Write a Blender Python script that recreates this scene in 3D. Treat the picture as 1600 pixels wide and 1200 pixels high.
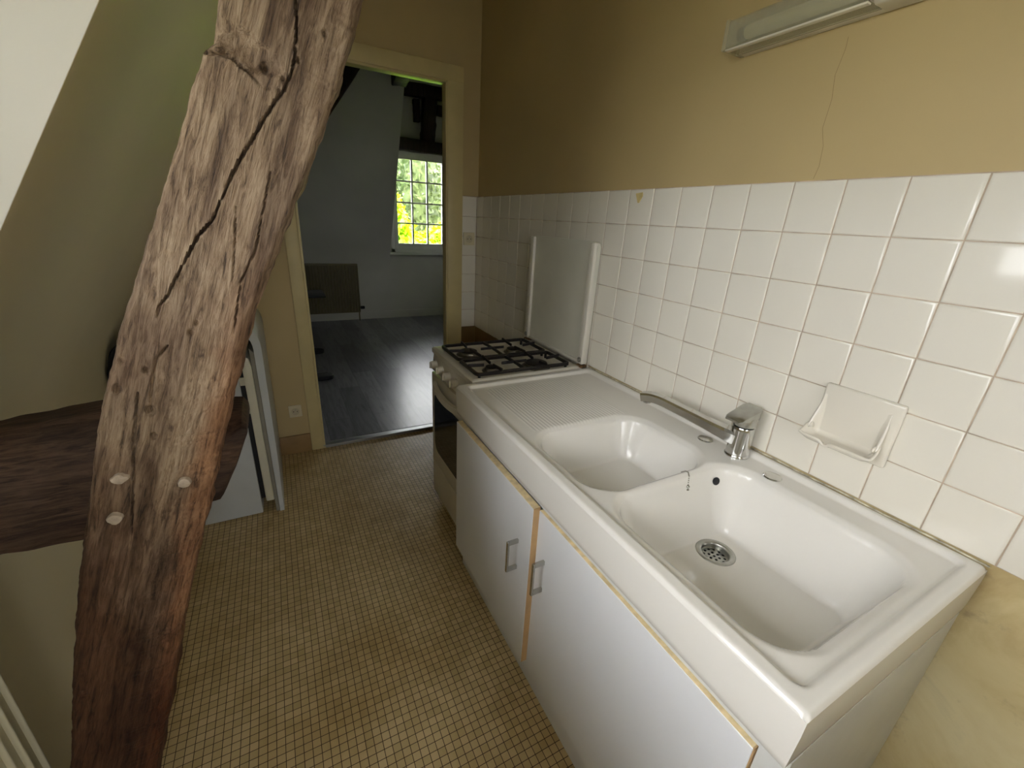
import bpy, bmesh, math, random
from mathutils import Vector, Matrix, noise

random.seed(7)
sc = bpy.context.scene
COL = sc.collection
for o in list(bpy.data.objects):
    bpy.data.objects.remove(o)

# ------------------------------------------------------------------ camera
cam_d = bpy.data.cameras.new('camera')
cam = bpy.data.objects.new('camera', cam_d)
COL.objects.link(cam)
PAN, TILT, ROLL, FPX = 0.5056, -0.365, 0.0558, 667.04
fwd = Vector((math.sin(PAN) * math.cos(TILT), math.cos(PAN) * math.cos(TILT), math.sin(TILT)))
r0 = Vector((math.cos(PAN), -math.sin(PAN), 0))
u0 = r0.cross(fwd)
rgt = r0 * math.cos(ROLL) + u0 * math.sin(ROLL)
upv = -r0 * math.sin(ROLL) + u0 * math.cos(ROLL)
M = Matrix((rgt, upv, -fwd)).transposed().to_4x4()
M.translation = Vector((-1.0923, -0.6624, 1.3415))
cam.matrix_world = M
cam_d.sensor_width = 36.0
cam_d.lens = FPX / 1600 * 36.0
cam_d.clip_start = 0.02
cam_d.clip_end = 200
sc.camera = cam

# ------------------------------------------------------------------ light
world = bpy.data.worlds.new('overcast_sky')
sc.world = world
world.use_nodes = True
wn = world.node_tree
bg = wn.nodes['Background']
# overcast sky: brightest overhead
w_tc = wn.nodes.new('ShaderNodeTexCoord')
w_sep = wn.nodes.new('ShaderNodeSeparateXYZ')
wn.links.new(w_tc.outputs['Generated'], w_sep.inputs[0])
w_rmp = wn.nodes.new('ShaderNodeValToRGB')
w_el = w_rmp.color_ramp.elements
w_el[0].position, w_el[0].color = 0.0, (0.42, 0.43, 0.44, 1)
w_el[1].position, w_el[1].color = 1.0, (0.98, 0.98, 1.0, 1)
wn.links.new(w_sep.outputs['Z'], w_rmp.inputs[0])
wn.links.new(w_rmp.outputs['Color'], bg.inputs['Color'])
bg.inputs['Strength'].default_value = 22.0

sun_d = bpy.data.lights.new('sun', 'SUN')
sun_d.energy = 19.0
sun_d.angle = 0.02
sun_d.color = (1.0, 0.95, 0.82)
sun = bpy.data.objects.new('sun', sun_d)
COL.objects.link(sun)
sun.location = (0, -4, 9)
sun.rotation_euler = Vector((0.10, 0.62, -0.78)).to_track_quat('-Z', 'Y').to_euler()

def portal(name, loc, direction, sx, sy):
    d = bpy.data.lights.new(name, 'AREA')
    d.shape = 'RECTANGLE'
    d.size, d.size_y = sx, sy
    d.cycles.is_portal = True
    o = bpy.data.objects.new(name, d)
    COL.objects.link(o)
    o.location = loc
    o.rotation_euler = Vector(direction).to_track_quat('-Z', 'Z').to_euler()
portal('kitchen_window_portal', (-1.92, -0.66, 1.50), (1, 0, 0), 1.65, 0.85)
portal('fill_window_portal', (-1.0, -2.52, 1.575), (0, 1, 0), 1.0, 1.4)
portal('living_window_portal', (0.995, 5.42, 1.5), (0, -1, 0), 1.5, 1.2)
portal('side_fill_portal', (2.42, 4.2, 1.38), (-1, 0, 0), 0.65, 0.8)

sc.view_settings.view_transform = 'Standard'
sc.view_settings.look = 'None'
sc.view_settings.gamma = 1.0
sc.view_settings.use_curve_mapping = False
sc.view_settings.exposure = 0.0

# ------------------------------------------------------------------ helpers
def lin(c):
    def f(v):
        v /= 255.0
        return v / 12.92 if v <= 0.04045 else ((v + 0.055) / 1.055) ** 2.4
    return (f(c[0]), f(c[1]), f(c[2]), 1.0)

class MT:
    """small node-material writer"""
    def __init__(s, name):
        s.m = bpy.data.materials.new(name)
        s.m.use_nodes = True
        s.t = s.m.node_tree
        s.b = s.t.nodes['Principled BSDF']
        s.out = s.t.nodes['Material Output']
    def n(s, kind, **kw):
        nd = s.t.nodes.new(kind)
        for k, v in kw.items():
            if k in nd.inputs.keys():
                nd.inputs[k].default_value = v
            else:
                setattr(nd, k, v)
        return nd
    def l(s, a, b):
        s.t.links.new(a, b)
    def obj_coord(s, scale=(1, 1, 1), rot=(0, 0, 0), loc=(0, 0, 0)):
        tc = s.n('ShaderNodeTexCoord')
        mp = s.n('ShaderNodeMapping')
        mp.inputs['Scale'].default_value = scale
        mp.inputs['Rotation'].default_value = rot
        mp.inputs['Location'].default_value = loc
        s.l(tc.outputs['Object'], mp.inputs['Vector'])
        return mp.outputs['Vector']
    def ramp(s, fac, stops):
        r = s.n('ShaderNodeValToRGB')
        el = r.color_ramp.elements
        while len(el) < len(stops):
            el.new(0.5)
        for e, (p, c) in zip(el, stops):
            e.position = p
            e.color = c
        s.l(fac, r.inputs['Fac'])
        return r.outputs['Color']
    def mix(s, fac, a, b, blend='MIX'):
        m = s.n('ShaderNodeMix')
        m.data_type = 'RGBA'
        m.blend_type = blend
        if isinstance(fac, float):
            m.inputs[0].default_value = fac
        else:
            s.l(fac, m.inputs[0])
        for v, i in ((a, 6), (b, 7)):
            if isinstance(v, tuple):
                m.inputs[i].default_value = v
            else:
                s.l(v, m.inputs[i])
        return m.outputs[2]
    def noise(s, vec, scale, detail=4.0, rough=0.55, dist=0.0):
        nd = s.n('ShaderNodeTexNoise')
        nd.inputs['Scale'].default_value = scale
        nd.inputs['Detail'].default_value = detail
        nd.inputs['Roughness'].default_value = rough
        nd.inputs['Distortion'].default_value = dist
        if vec is not None:
            s.l(vec, nd.inputs['Vector'])
        return nd.outputs['Fac']
    def bump(s, h, strength, dist=0.002):
        b = s.n('ShaderNodeBump')
        b.inputs['Strength'].default_value = strength
        b.inputs['Distance'].default_value = dist
        s.l(h, b.inputs['Height'])
        s.l(b.outputs['Normal'], s.b.inputs['Normal'])
    def set(s, color=None, rough=0.5, metal=0.0, spec=0.5, coat=0.0):
        if color is not None:
            if isinstance(color, tuple):
                s.b.inputs['Base Color'].default_value = color
            else:
                s.l(color, s.b.inputs['Base Color'])
        s.b.inputs['Roughness'].default_value = rough
        s.b.inputs['Metallic'].default_value = metal
        s.b.inputs['Specular IOR Level'].default_value = spec
        s.b.inputs['Coat Weight'].default_value = coat
        return s.m

def simple(name, c, rough=0.5, metal=0.0, var=0.04, scale=9.0, bump=0.0, coat=0.0, spec=0.5):
    t = MT(name)
    v = t.obj_coord()
    nf = t.noise(v, scale)
    a = tuple(max(0, x * (1 - var * 2)) for x in lin(c)[:3]) + (1,)
    b = tuple(min(1, x * (1 + var * 2)) for x in lin(c)[:3]) + (1,)
    colr = t.ramp(nf, [(0.3, a), (0.7, b)])
    t.set(colr, rough, metal, spec, coat)
    if bump:
        t.bump(t.noise(v, 120.0, 6.0), bump, 0.001)
    return t.m

ORG = {}
def obj(name, bm, mat, parent=None, loc=None, smooth=30, kind=None):
    """link one mesh object; geometry is given in world space"""
    me = bpy.data.meshes.new(name)
    if isinstance(bm, tuple):
        me.from_pydata(bm[0], [], bm[1])
    else:
        bmesh.ops.recalc_face_normals(bm, faces=bm.faces)
        bm.to_mesh(me)
        bm.free()
    o = bpy.data.objects.new(name, me)
    COL.objects.link(o)
    org = Vector((0, 0, 0))
    if parent is not None:
        org = ORG[parent.name]
        o.parent = parent
    elif loc is not None:
        org = Vector(loc)
        o.location = org
    ORG[o.name] = org
    if org.length > 0:
        me.transform(Matrix.Translation(-org))
    me.materials.append(mat)
    if smooth:
        me.shade_smooth()
        if smooth < 180:
            me.set_sharp_from_angle(angle=math.radians(smooth))
    if kind:
        o['kind'] = kind
    return o

def thing(name, label, cat, loc, group=None):
    o = bpy.data.objects.new(name, None)
    o.empty_display_size = 0.1
    COL.objects.link(o)
    o.location = loc
    ORG[o.name] = Vector(loc)
    return tag(o, label, cat, group)

def tag(o, label, cat, group=None, kind=None):
    o['label'] = label
    o['category'] = cat
    if group:
        o['group'] = group
    if kind:
        o['kind'] = kind
    return o

def new():
    return bmesh.new()

def box(bm, a, b, bev=0.0, seg=2):
    x0, y0, z0 = (min(a[i], b[i]) for i in range(3))
    x1, y1, z1 = (max(a[i], b[i]) for i in range(3))
    vs = [bm.verts.new(p) for p in ((x0, y0, z0), (x1, y0, z0), (x1, y1, z0), (x0, y1, z0),
                                    (x0, y0, z1), (x1, y0, z1), (x1, y1, z1), (x0, y1, z1))]
    fs = [bm.faces.new([vs[i] for i in q]) for q in ((3, 2, 1, 0), (4, 5, 6, 7), (0, 1, 5, 4), (1, 2, 6, 5), (2, 3, 7, 6), (3, 0, 4, 7))]
    if bev > 0:
        es = list({e for f in fs for e in f.edges})
        bmesh.ops.bevel(bm, geom=es, offset=bev, segments=seg, profile=0.5, affect='EDGES')
    return vs

def prism(bm, pts, axis, a, b, bev=0.0, seg=2):
    """polygon extruded along axis; pts are the two remaining coordinates in order"""
    def P(p, v):
        if axis == 0: return (v, p[0], p[1])
        if axis == 1: return (p[0], v, p[1])
        return (p[0], p[1], v)
    A = [bm.verts.new(P(p, a)) for p in pts]
    B = [bm.verts.new(P(p, b)) for p in pts]
    fs = [bm.faces.new(A), bm.faces.new(list(reversed(B)))]
    n = len(pts)
    for i in range(n):
        fs.append(bm.faces.new((A[i], B[i], B[(i + 1) % n], A[(i + 1) % n])))
    if bev > 0:
        es = list({e for f in fs for e in f.edges})
        bmesh.ops.bevel(bm, geom=es, offset=bev, segments=seg, profile=0.5, affect='EDGES')

def lathe(bm, prof, centre, axis='Z', n=32, cap=True):
    """profile [(r, h)] about an axis through centre"""
    c = Vector(centre)
    rings = []
    for r, h in prof:
        ring = []
        for i in range(n):
            a = 2 * math.pi * i / n
            if axis == 'Z': p = Vector((r * math.cos(a), r * math.sin(a), h))
            elif axis == 'X': p = Vector((h, r * math.cos(a), r * math.sin(a)))
            else: p = Vector((r * math.cos(a), h, r * math.sin(a)))
            ring.append(bm.verts.new(c + p))
        rings.append(ring)
    for a, b in zip(rings, rings[1:]):
        for i in range(n):
            bm.faces.new((a[i], a[(i + 1) % n], b[(i + 1) % n], b[i]))
    if cap:
        bm.faces.new(rings[0]); bm.faces.new(rings[-1])

def tube(bm, pts, r, n=10, cap=True, shape=None):
    """sweep; shape is a list of (side, up) points or None for a round tube"""
    pts = [Vector(p) for p in pts]
    rs = r if isinstance(r, (list, tuple)) else [r] * len(pts)
    rings = []
    for i, p in enumerate(pts):
        d = (pts[min(i + 1, len(pts) - 1)] - pts[max(i - 1, 0)]).normalized()
        ref = Vector((0, 0, 1)) if abs(d.z) < 0.92 else Vector((0, 1, 0))
        s = d.cross(ref).normalized()
        u = s.cross(d)
        if shape is None:
            ring = [bm.verts.new(p + (s * math.cos(2 * math.pi * k / n) + u * math.sin(2 * math.pi * k / n)) * rs[i]) for k in range(n)]
        else:
            ring = [bm.verts.new(p + s * q[0] * rs[i] + u * q[1] * rs[i]) for q in shape]
        rings.append(ring)
    n = len(rings[0])
    for a, b in zip(rings, rings[1:]):
        for i in range(n):
            bm.faces.new((a[i], a[(i + 1) % n], b[(i + 1) % n], b[i]))
    if cap:
        bm.faces.new(rings[0]); bm.faces.new(rings[-1])

def quad(bm, *ps):
    bm.faces.new([bm.verts.new(p) for p in ps])

def smoothstep(a, b, x):
    t = max(0.0, min(1.0, (x - a) / (b - a)))
    return t * t * (3 - 2 * t)

def lerp_poly(poly, z):
    """x at height z of an (x, z) polyline sorted by falling z"""
    if z >= poly[0][1]:
        return poly[0][0]
    for (x0, z0), (x1, z1) in zip(poly, poly[1:]):
        if z >= z1:
            return x0 + (x1 - x0) * (z0 - z) / (z0 - z1)
    return poly[-1][0]

def seg_dist(p, a, b):
    ax, ay = a; bx, by = b
    dx, dy = bx - ax, by - ay
    L = dx * dx + dy * dy
    t = max(0, min(1, ((p[0] - ax) * dx + (p[1] - ay) * dy) / L)) if L else 0
    return math.hypot(p[0] - ax - t * dx, p[1] - ay - t * dy)

# ------------------------------------------------------------------ materials
def paint(name, c, stain=None, bump=0.12, rough=0.62):
    t = MT(name)
    v = t.obj_coord()
    big = t.noise(v, 1.4, 3.0)
    L = lin(c)
    a = tuple(x * 0.93 for x in L[:3]) + (1,)
    b = tuple(min(1, x * 1.06) for x in L[:3]) + (1,)
    colr = t.ramp(big, [(0.35, a), (0.68, b)])
    t.set(colr, rough)
    t.bump(t.noise(v, 60.0, 5.0), bump, 0.002)
    return t.m

mustard = paint('mustard_paint', (192, 171, 124))
cream = paint('cream_paint', (224, 214, 180))
grey_white = paint('grey_white_paint', (202, 200, 192))
white_plaster = paint('white_plaster', (226, 222, 208))
ceil_white = paint('ceiling_white', (228, 226, 214))

def bare_plaster():
    t = MT('bare_stained_plaster')
    v = t.obj_coord()
    n1 = t.noise(v, 3.2, 7.0, 0.62, 0.6)
    n2 = t.noise(v, 14.0, 6.0, 0.6)
    c1 = t.ramp(n1, [(0.30, lin((186, 166, 122))), (0.46, lin((220, 207, 168))), (0.62, lin((232, 223, 190))), (0.75, lin((204, 198, 172)))])
    c2 = t.ramp(n2, [(0.28, lin((120, 92, 60))), (0.42, lin((214, 203, 166)))])
    t.set(t.mix(0.55, c1, c2, 'MULTIPLY'), 0.75)
    t.bump(n2, 0.25, 0.003)
    return t.m
plaster_bare = bare_plaster()

def ceramic(name, c, rough, bump=0.0):
    t = MT(name)
    v = t.obj_coord()
    nf = t.noise(v, 2.5, 2.0)
    L = lin(c)
    t.set(t.ramp(nf, [(0.3, tuple(x * 0.96 for x in L[:3]) + (1,)), (0.7, L)]), rough, 0, 0.5)
    if bump:
        t.bump(t.noise(v, 7.0, 1.5), bump, 0.004)
    return t.m
tile_white = ceramic('white_wall_tile_glaze', (230, 225, 212), 0.10, 0.10)
grout_m = simple('tile_grout', (190, 172, 152), 0.85, var=0.15, scale=20)
sink_white = ceramic('sink_ceramic', (232, 229, 222), 0.13)
dish_white = ceramic('soap_dish_ceramic', (226, 220, 206), 0.12)

def mosaic():
    t = MT('beige_mosaic_floor')
    v = t.obj_coord(loc=(0.006, 0.004, 0))
    br = t.n('ShaderNodeTexBrick')
    br.offset = 0.0
    br.squash = 1.0
    br.inputs['Scale'].default_value = 1.0
    br.inputs['Brick Width'].default_value = 0.0211
    br.inputs['Row Height'].default_value = 0.0211
    br.inputs['Mortar Size'].default_value = 0.0010
    br.inputs['Mortar Smooth'].default_value = 0.25
    br.inputs['Bias'].default_value = 0.0
    br.inputs['Color1'].default_value = lin((218, 195, 150))
    br.inputs['Color2'].default_value = lin((198, 175, 128))
    br.inputs['Mortar'].default_value = lin((66, 44, 24))
    t.l(v, br.inputs['Vector'])
    big = t.noise(v, 2.6, 5.0, 0.6)
    dirt = t.ramp(big, [(0.30, lin((214, 204, 178))), (0.62, lin((255, 255, 255)))])
    col = t.mix(1.0, br.outputs['Color'], dirt, 'MULTIPLY')
    t.set(col, 0.42, 0, 0.45)
    inv = t.n('ShaderNodeMath', operation='SUBTRACT')
    inv.inputs[0].default_value = 1.0
    t.l(br.outputs['Fac'], inv.inputs[1])
    t.bump(inv.outputs[0], 0.5, 0.0012)
    return t.m
mosaic_m = mosaic()

def grey_planks():
    t = MT('grey_vinyl_planks')
    v = t.obj_coord(rot=(0, 0, math.pi / 2))
    br = t.n('ShaderNodeTexBrick')
    br.offset = 0.37
    br.inputs['Scale'].default_value = 1.0
    br.inputs['Brick Width'].default_value = 0.92
    br.inputs['Row Height'].default_value = 0.155
    br.inputs['Mortar Size'].default_value = 0.0012
    br.inputs['Mortar Smooth'].default_value = 0.2
    br.inputs['Color1'].default_value = lin((142, 143, 148))
    br.inputs['Color2'].default_value = lin((104, 106, 112))
    br.inputs['Mortar'].default_value = lin((70, 70, 72))
    t.l(v, br.inputs['Vector'])
    g = t.obj_coord(scale=(14.0, 1.6, 1))
    grain = t.ramp(t.noise(g, 2.2, 8.0, 0.65, 0.8), [(0.30, lin((150, 148, 148))), (0.55, lin((235, 235, 238))), (0.72, lin((255, 250, 240)))])
    t.set(t.mix(0.85, br.outputs['Color'], grain, 'MULTIPLY'), 0.28, 0, 0.6)
    return t.m
planks_m = grey_planks()

def old_oak(name, ang, tones, bump=0.75, along=1.0, heart=False):
    """ang = lean of the grain in the x-z plane from vertical"""
    t = MT(name)
    v = t.obj_coord(rot=(0, ang, 0))
    st = t.n('ShaderNodeMapping')
    st.inputs['Scale'].default_value = (1.0, 1.0, 0.10 * along)
    t.l(v, st.inputs['Vector'])
    fib = t.noise(st.outputs['Vector'], 150.0, 9.0, 0.72, 0.6)
    band = t.noise(st.outputs['Vector'], 16.0, 5.0, 0.6, 0.9)
    blot = t.noise(v, 3.6, 5.0, 0.6, 0.3)
    c1 = t.ramp(blot, [(0.30, tones[0]), (0.47, tones[1]), (0.62, tones[2]), (0.78, tones[3])])
    c2 = t.ramp(fib, [(0.34, lin((70, 56, 48))), (0.47, lin((200, 190, 180))), (0.60, lin((255, 255, 255)))])
    c3 = t.ramp(band, [(0.36, lin((150, 134, 124))), (0.58, lin((255, 252, 248)))])
    base = t.mix(0.85, t.mix(0.9, c1, c2, 'MULTIPLY'), c3, 'MULTIPLY')
    if heart:      # reddish heartwood on the worn right arris; foot darkened in the colour, part shade, part stain
        for att, hue, amt in (('heartwood', lin((255, 196, 150)), 0.6), ('foot_shade_stain', lin((150, 118, 100)), 0.95)):
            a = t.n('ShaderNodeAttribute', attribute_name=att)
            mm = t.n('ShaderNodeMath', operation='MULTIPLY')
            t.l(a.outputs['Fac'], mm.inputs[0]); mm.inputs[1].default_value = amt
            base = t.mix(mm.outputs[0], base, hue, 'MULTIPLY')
    t.set(base, 0.66, 0, 0.35)
    ad = t.n('ShaderNodeMath', operation='MULTIPLY_ADD')
    t.l(band, ad.inputs[0]); ad.inputs[1].default_value = 0.6
    t.l(fib, ad.inputs[2])
    t.bump(ad.outputs[0], bump, 0.004)
    return t.m
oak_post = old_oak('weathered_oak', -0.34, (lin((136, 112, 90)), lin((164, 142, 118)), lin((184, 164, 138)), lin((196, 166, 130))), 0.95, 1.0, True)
oak_tie = old_oak('dark_oak', math.pi / 2, (lin((66, 52, 42)), lin((86, 68, 56)), lin((98, 76, 60)), lin((76, 62, 52))), 0.5)
oak_black = old_oak('blackened_oak', 0.0, (lin((40, 32, 28)), lin((52, 42, 36)), lin((66, 50, 40)), lin((84, 58, 42))), 0.5)
peg_m = simple('pale_oak_peg', (186, 170, 150), 0.7, var=0.12, scale=60, bump=0.5)

chrome = MT('chrome').set(lin((214, 214, 212)), 0.12, 1.0)
chrome_worn = simple('dulled_chrome', (190, 190, 186), 0.26, 1.0, var=0.06, scale=40)
steel = simple('brushed_steel', (176, 176, 170), 0.32, 1.0, var=0.05, scale=50)
alu = simple('aluminium', (170, 172, 172), 0.4, 1.0)
enamel = simple('white_enamel', (222, 217, 205), 0.28, var=0.02)
enamel_grey = simple('aged_lid_enamel', (216, 214, 200), 0.30, var=0.05, scale=3)
plastic_white = simple('white_plastic', (220, 214, 198), 0.4, var=0.02)
plastic_cream = simple('cream_plastic', (214, 204, 172), 0.45, var=0.02)
cab_white = simple('white_laminate', (234, 236, 240), 0.36, var=0.012, scale=3)
wood_edge = simple('raw_pine_edge', (236, 214, 168), 0.6, var=0.10, scale=45)
tan_edge = simple('tan_edging', (196, 160, 112), 0.55, var=0.06, scale=20)
carcass_m = simple('white_carcass', (214, 215, 212), 0.4, var=0.02)
black_iron = simple('black_cast_iron', (26, 22, 21), 0.42, var=0.2, scale=60)
burner_m = simple('burner_alloy', (120, 116, 108), 0.38, 0.8, var=0.12, scale=40)
black_glass = MT('oven_glass').set(lin((9, 11, 11)), 0.06, 0, 0.5)
dark_rubber = simple('dark_rubber', (14, 16, 20), 0.5, var=0.2)
fridge_white = simple('fridge_enamel', (196, 200, 200), 0.35, var=0.02)
fridge_liner = simple('fridge_liner', (214, 210, 190), 0.4, var=0.02)
gasket_m = simple('grey_gasket', (140, 136, 124), 0.6, var=0.05)
blackish = simple('matt_black', (12, 13, 18), 0.55, var=0.2)
brown_wood = simple('brown_lacquered_skirting', (150, 120, 78), 0.5, var=0.08, scale=12)
brown_low = simple('brown_lower_wall', (124, 98, 56), 0.5, var=0.08, scale=6)
casing_m = simple('cream_door_paint', (206, 190, 140), 0.42, var=0.03)
win_white = simple('window_white_paint', (232, 232, 226), 0.4, var=0.02)
radiator_m = simple('radiator_cream', (206, 200, 172), 0.4, var=0.02)
radiator_brown = simple('radiator_olive', (116, 106, 74), 0.45, var=0.04)
chip_m = simple('old_tile_glue', (206, 186, 128), 0.7, var=0.08, scale=40)
crack_m = simple('wall_crack', (140, 116, 76), 0.8, var=0.1)
caulk_m = simple('dirty_sealant', (206, 196, 174), 0.7, var=0.35, scale=40)
mould_m = simple('rusty_dirt', (96, 72, 44), 0.9, var=0.5, scale=60)

def glass_mat():
    t = MT('window_glass')
    tr = t.n('ShaderNodeBsdfTransparent')
    gl = t.n('ShaderNodeBsdfGlossy')
    gl.inputs['Roughness'].default_value = 0.02
    fr = t.n('ShaderNodeFresnel')
    fr.inputs['IOR'].default_value = 1.45
    mx = t.n('ShaderNodeMixShader')
    t.l(fr.outputs[0], mx.inputs[0]); t.l(tr.outputs[0], mx.inputs[1]); t.l(gl.outputs[0], mx.inputs[2])
    t.l(mx.outputs[0], t.out.inputs['Surface'])
    return t.m
glass_m = glass_mat()

def diffuser_mat():
    t = MT('ribbed_clear_diffuser')
    v = t.obj_coord()
    w = t.n('ShaderNodeTexWave', wave_type='BANDS', bands_direction='Z')
    w.inputs['Scale'].default_value = 55.0
    t.l(v, w.inputs['Vector'])
    t.set(lin((226, 222, 200)), 0.25, 0, 0.5)
    t.bump(w.outputs['Fac'], 0.2, 0.001)
    tr = t.n('ShaderNodeBsdfTransparent')
    tr.inputs['Color'].default_value = (0.86, 0.85, 0.78, 1)
    mx = t.n('ShaderNodeMixShader')
    mx.inputs[0].default_value = 0.26
    t.l(tr.outputs[0], mx.inputs[1]); t.l(t.b.outputs[0], mx.inputs[2])
    t.l(mx.outputs[0], t.out.inputs['Surface'])
    return t.m
diffuser_m = diffuser_mat()

def leaf_mat(name, c1, c2):
    t = MT(name)
    v = t.obj_coord()
    nf = t.noise(v, 2.4, 6.0, 0.7)
    t.set(t.ramp(nf, [(0.32, lin(c1)), (0.66, lin(c2))]), 0.5)
    t.b.inputs['Subsurface Weight'].default_value = 0.0
    tl = t.n('ShaderNodeBsdfTranslucent')
    tl.inputs['Color'].default_value = lin(c2)
    mx = t.n('ShaderNodeMixShader')
    mx.inputs[0].default_value = 0.30
    t.l(t.b.outputs[0], mx.inputs[1]); t.l(tl.outputs[0], mx.inputs[2])
    t.l(mx.outputs[0], t.out.inputs['Surface'])
    return t.m
leaf_lime = leaf_mat('lime_leaves', (122, 176, 14), (182, 220, 22))
leaf_green = leaf_mat('green_leaves', (58, 76, 42), (118, 134, 82))
leaf_dark = leaf_mat('dark_leaves', (42, 60, 34), (92, 112, 66))
bark_m = simple('tree_bark', (86, 70, 54), 0.85, var=0.2, scale=20, bump=0.5)
grass_m = simple('lawn_green', (112, 112, 92), 0.9, var=0.2, scale=3)

# ------------------------------------------------------------------ structure: kitchen
YF = 1.855          # face of the wall with the doorway
KS, KX = 0.577, -2.17   # left mansard slope: x = KX + KS * z
YB = -2.4
CZ = 2.55
def sx(z):
    return KX + KS * z

bm = new(); box(bm, (-2.4, YB - 0.1, -0.12), (0.12, 1.895, 0.0))
obj('floor', bm, mosaic_m, kind='structure', smooth=0)

bm = new(); box(bm, (-2.4, YB - 0.1, CZ), (0.12, YF + 0.03, CZ + 0.1))
obj('ceiling', bm, ceil_white, kind='structure', smooth=0)

# right wall with paint above the tiles, bare plaster below them
bm = new(); box(bm, (0.004, YB - 0.1, -0.1), (0.14, YF + 0.1, CZ + 0.05))
wall_right = obj('wall_right', bm, mustard, kind='structure', smooth=0)
bm = new(); box(bm, (0.001, -2.38, 0.0), (0.0035, 0.64, 0.802))
obj('bare_plaster', bm, plaster_bare, wall_right, smooth=0)
bm = new(); box(bm, (0.0005, 1.15, 0.0), (0.0035, YF - 0.001, 0.692))
obj('brown_dado', bm, brown_low, wall_right, smooth=0)

# tiles: a grout bed and one bevelled square per tile, in one mesh
T = 0.11
Z0 = 1.46
def tile_grid(bm, plane, j0, j1, rows, off, clip_lo=None, clip_hi=None):
    g = 0.0016
    for j in range(j0, j1):
        for r in range(rows):
            a0, a1 = off + j * T + g / 2 + 0.0003, off + (j + 1) * T - g / 2
            if clip_hi is not None: a1 = min(a1, clip_hi)
            if clip_lo is not None: a0 = max(a0, clip_lo)
            if a1 - a0 < 0.01: continue
            z1, z0 = Z0 - r * T - g / 2, Z0 - (r + 1) * T + g / 2
            t = 0.0062
            e = 0.0035
            ta, tz = random.uniform(-1, 1) * 0.0005, random.uniform(-1, 1) * 0.0005
            def p(a, z, d):
                d += ta * ((a - a0) / (a1 - a0) - 0.5) * 2 + tz * ((z - z0) / (z1 - z0) - 0.5) * 2
                return (-d, a, z) if plane == 'R' else (a, YF - d, z)
            rings = []
            for ins, dep in ((0, 0.0), (0, t - 0.0022), (0.0008, t - 0.0009), (0.0022, t - 0.0002), (e + 0.002, t)):
                rings.append([bm.verts.new(p(*q, dep)) for q in ((a0 + ins, z0 + ins), (a1 - ins, z0 + ins), (a1 - ins, z1 - ins), (a0 + ins, z1 - ins))])
            for A, B in zip(rings, rings[1:]):
                for i in range(4):
                    bm.faces.new((A[i], A[(i + 1) % 4], B[(i + 1) % 4], B[i]))
            bm.faces.new(rings[-1])
bm = new()
tile_grid(bm, 'R', -22, 6, 6, 0.0)
tile_grid(bm, 'R', 6, 17, 7, 0.0, clip_hi=YF - 0.008)
tiles = obj('splashback_tiles', bm, tile_white, wall_right, smooth=40)
bm = new()
box(bm, (-0.004, -2.38, Z0 - 6 * T), (0.004, 0.66, Z0 + 0.001)); box(bm, (-0.004, 0.66, Z0 - 7 * T), (0.004, YF, Z0 + 0.001))
obj('grout', bm, grout_m, wall_right, smooth=0)
bm = new()
prism(bm, [(0.520, 1.447), (0.489, 1.450), (0.487, 1.438), (0.500, 1.418), (0.506, 1.418)], 0, -0.0085, -0.005)
obj('glue_chip', bm, chip_m, wall_right, smooth=0)
bm = new()
cr = [(-0.026, 1.73), (-0.027, 1.71), (-0.020, 1.665), (-0.027, 1.62), (-0.024, 1.566), (-0.036, 1.53), (-0.039, 1.49), (-0.034, 1.465)]
for (a, b) in zip(cr, cr[1:]):
    quad(bm, (0.0034, a[0] - 0.0004, a[1]), (0.0034, b[0] - 0.0004, b[1]), (0.0034, b[0] + 0.0004, b[1]), (0.0034, a[0] + 0.0004, a[1]))
obj('hairline_crack', bm, crack_m, wall_right, smooth=0)
bm = new()
tube(bm, [(-0.0068, y, 0.7955 + 0.001 * math.sin(y * 37)) for y in [-0.545 + 0.02 * i for i in range(61)]], 0.0018, 6)
obj('sealant_bead', bm, caulk_m, wall_right)
bm = new()
for i in range(26):
    y = -0.548 - random.random() * 0.02; z = 0.795 - random.random() ** 1.3 * 0.11
    lathe(bm, [(0.001, 0), (0.002 + random.random() * 0.005, 0.0018), (0.0005, 0.003)], (0.0025, y, z), 'X', 7)
obj('rust_flakes', bm, mould_m, wall_right)

# wall with the doorway
DX0, DX1, DZ = -0.978, -0.187, 2.005
bm = new()
for a, b in (((-2.6, YF, -0.1), (DX0, YF + 0.03, CZ)), ((DX1, YF, -0.1), (0.14, YF + 0.03, CZ)), ((DX0, YF, DZ), (DX1, YF + 0.03, CZ))):
    box(bm, a, b)
wall_back = obj('wall_back', bm, mustard, kind='structure', smooth=0)
bm = new(); tile_grid(bm, 'B', -1, 0, 7, 0.0, clip_lo=-0.097, clip_hi=-0.007)
obj('splashback_tiles', bm, tile_white, wall_back, smooth=40)
bm = new(); box(bm, (-0.098, YF - 0.004, Z0 - 7 * T), (0, YF + 0.004, Z0 + 0.001))
obj('grout', bm, grout_m, wall_back, smooth=0)
bm = new(); box(bm, (-0.098, YF - 0.0015, 0.0), (-0.001, YF + 0.003, 0.692))
obj('brown_dado', bm, brown_low, wall_back, smooth=0)

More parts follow.
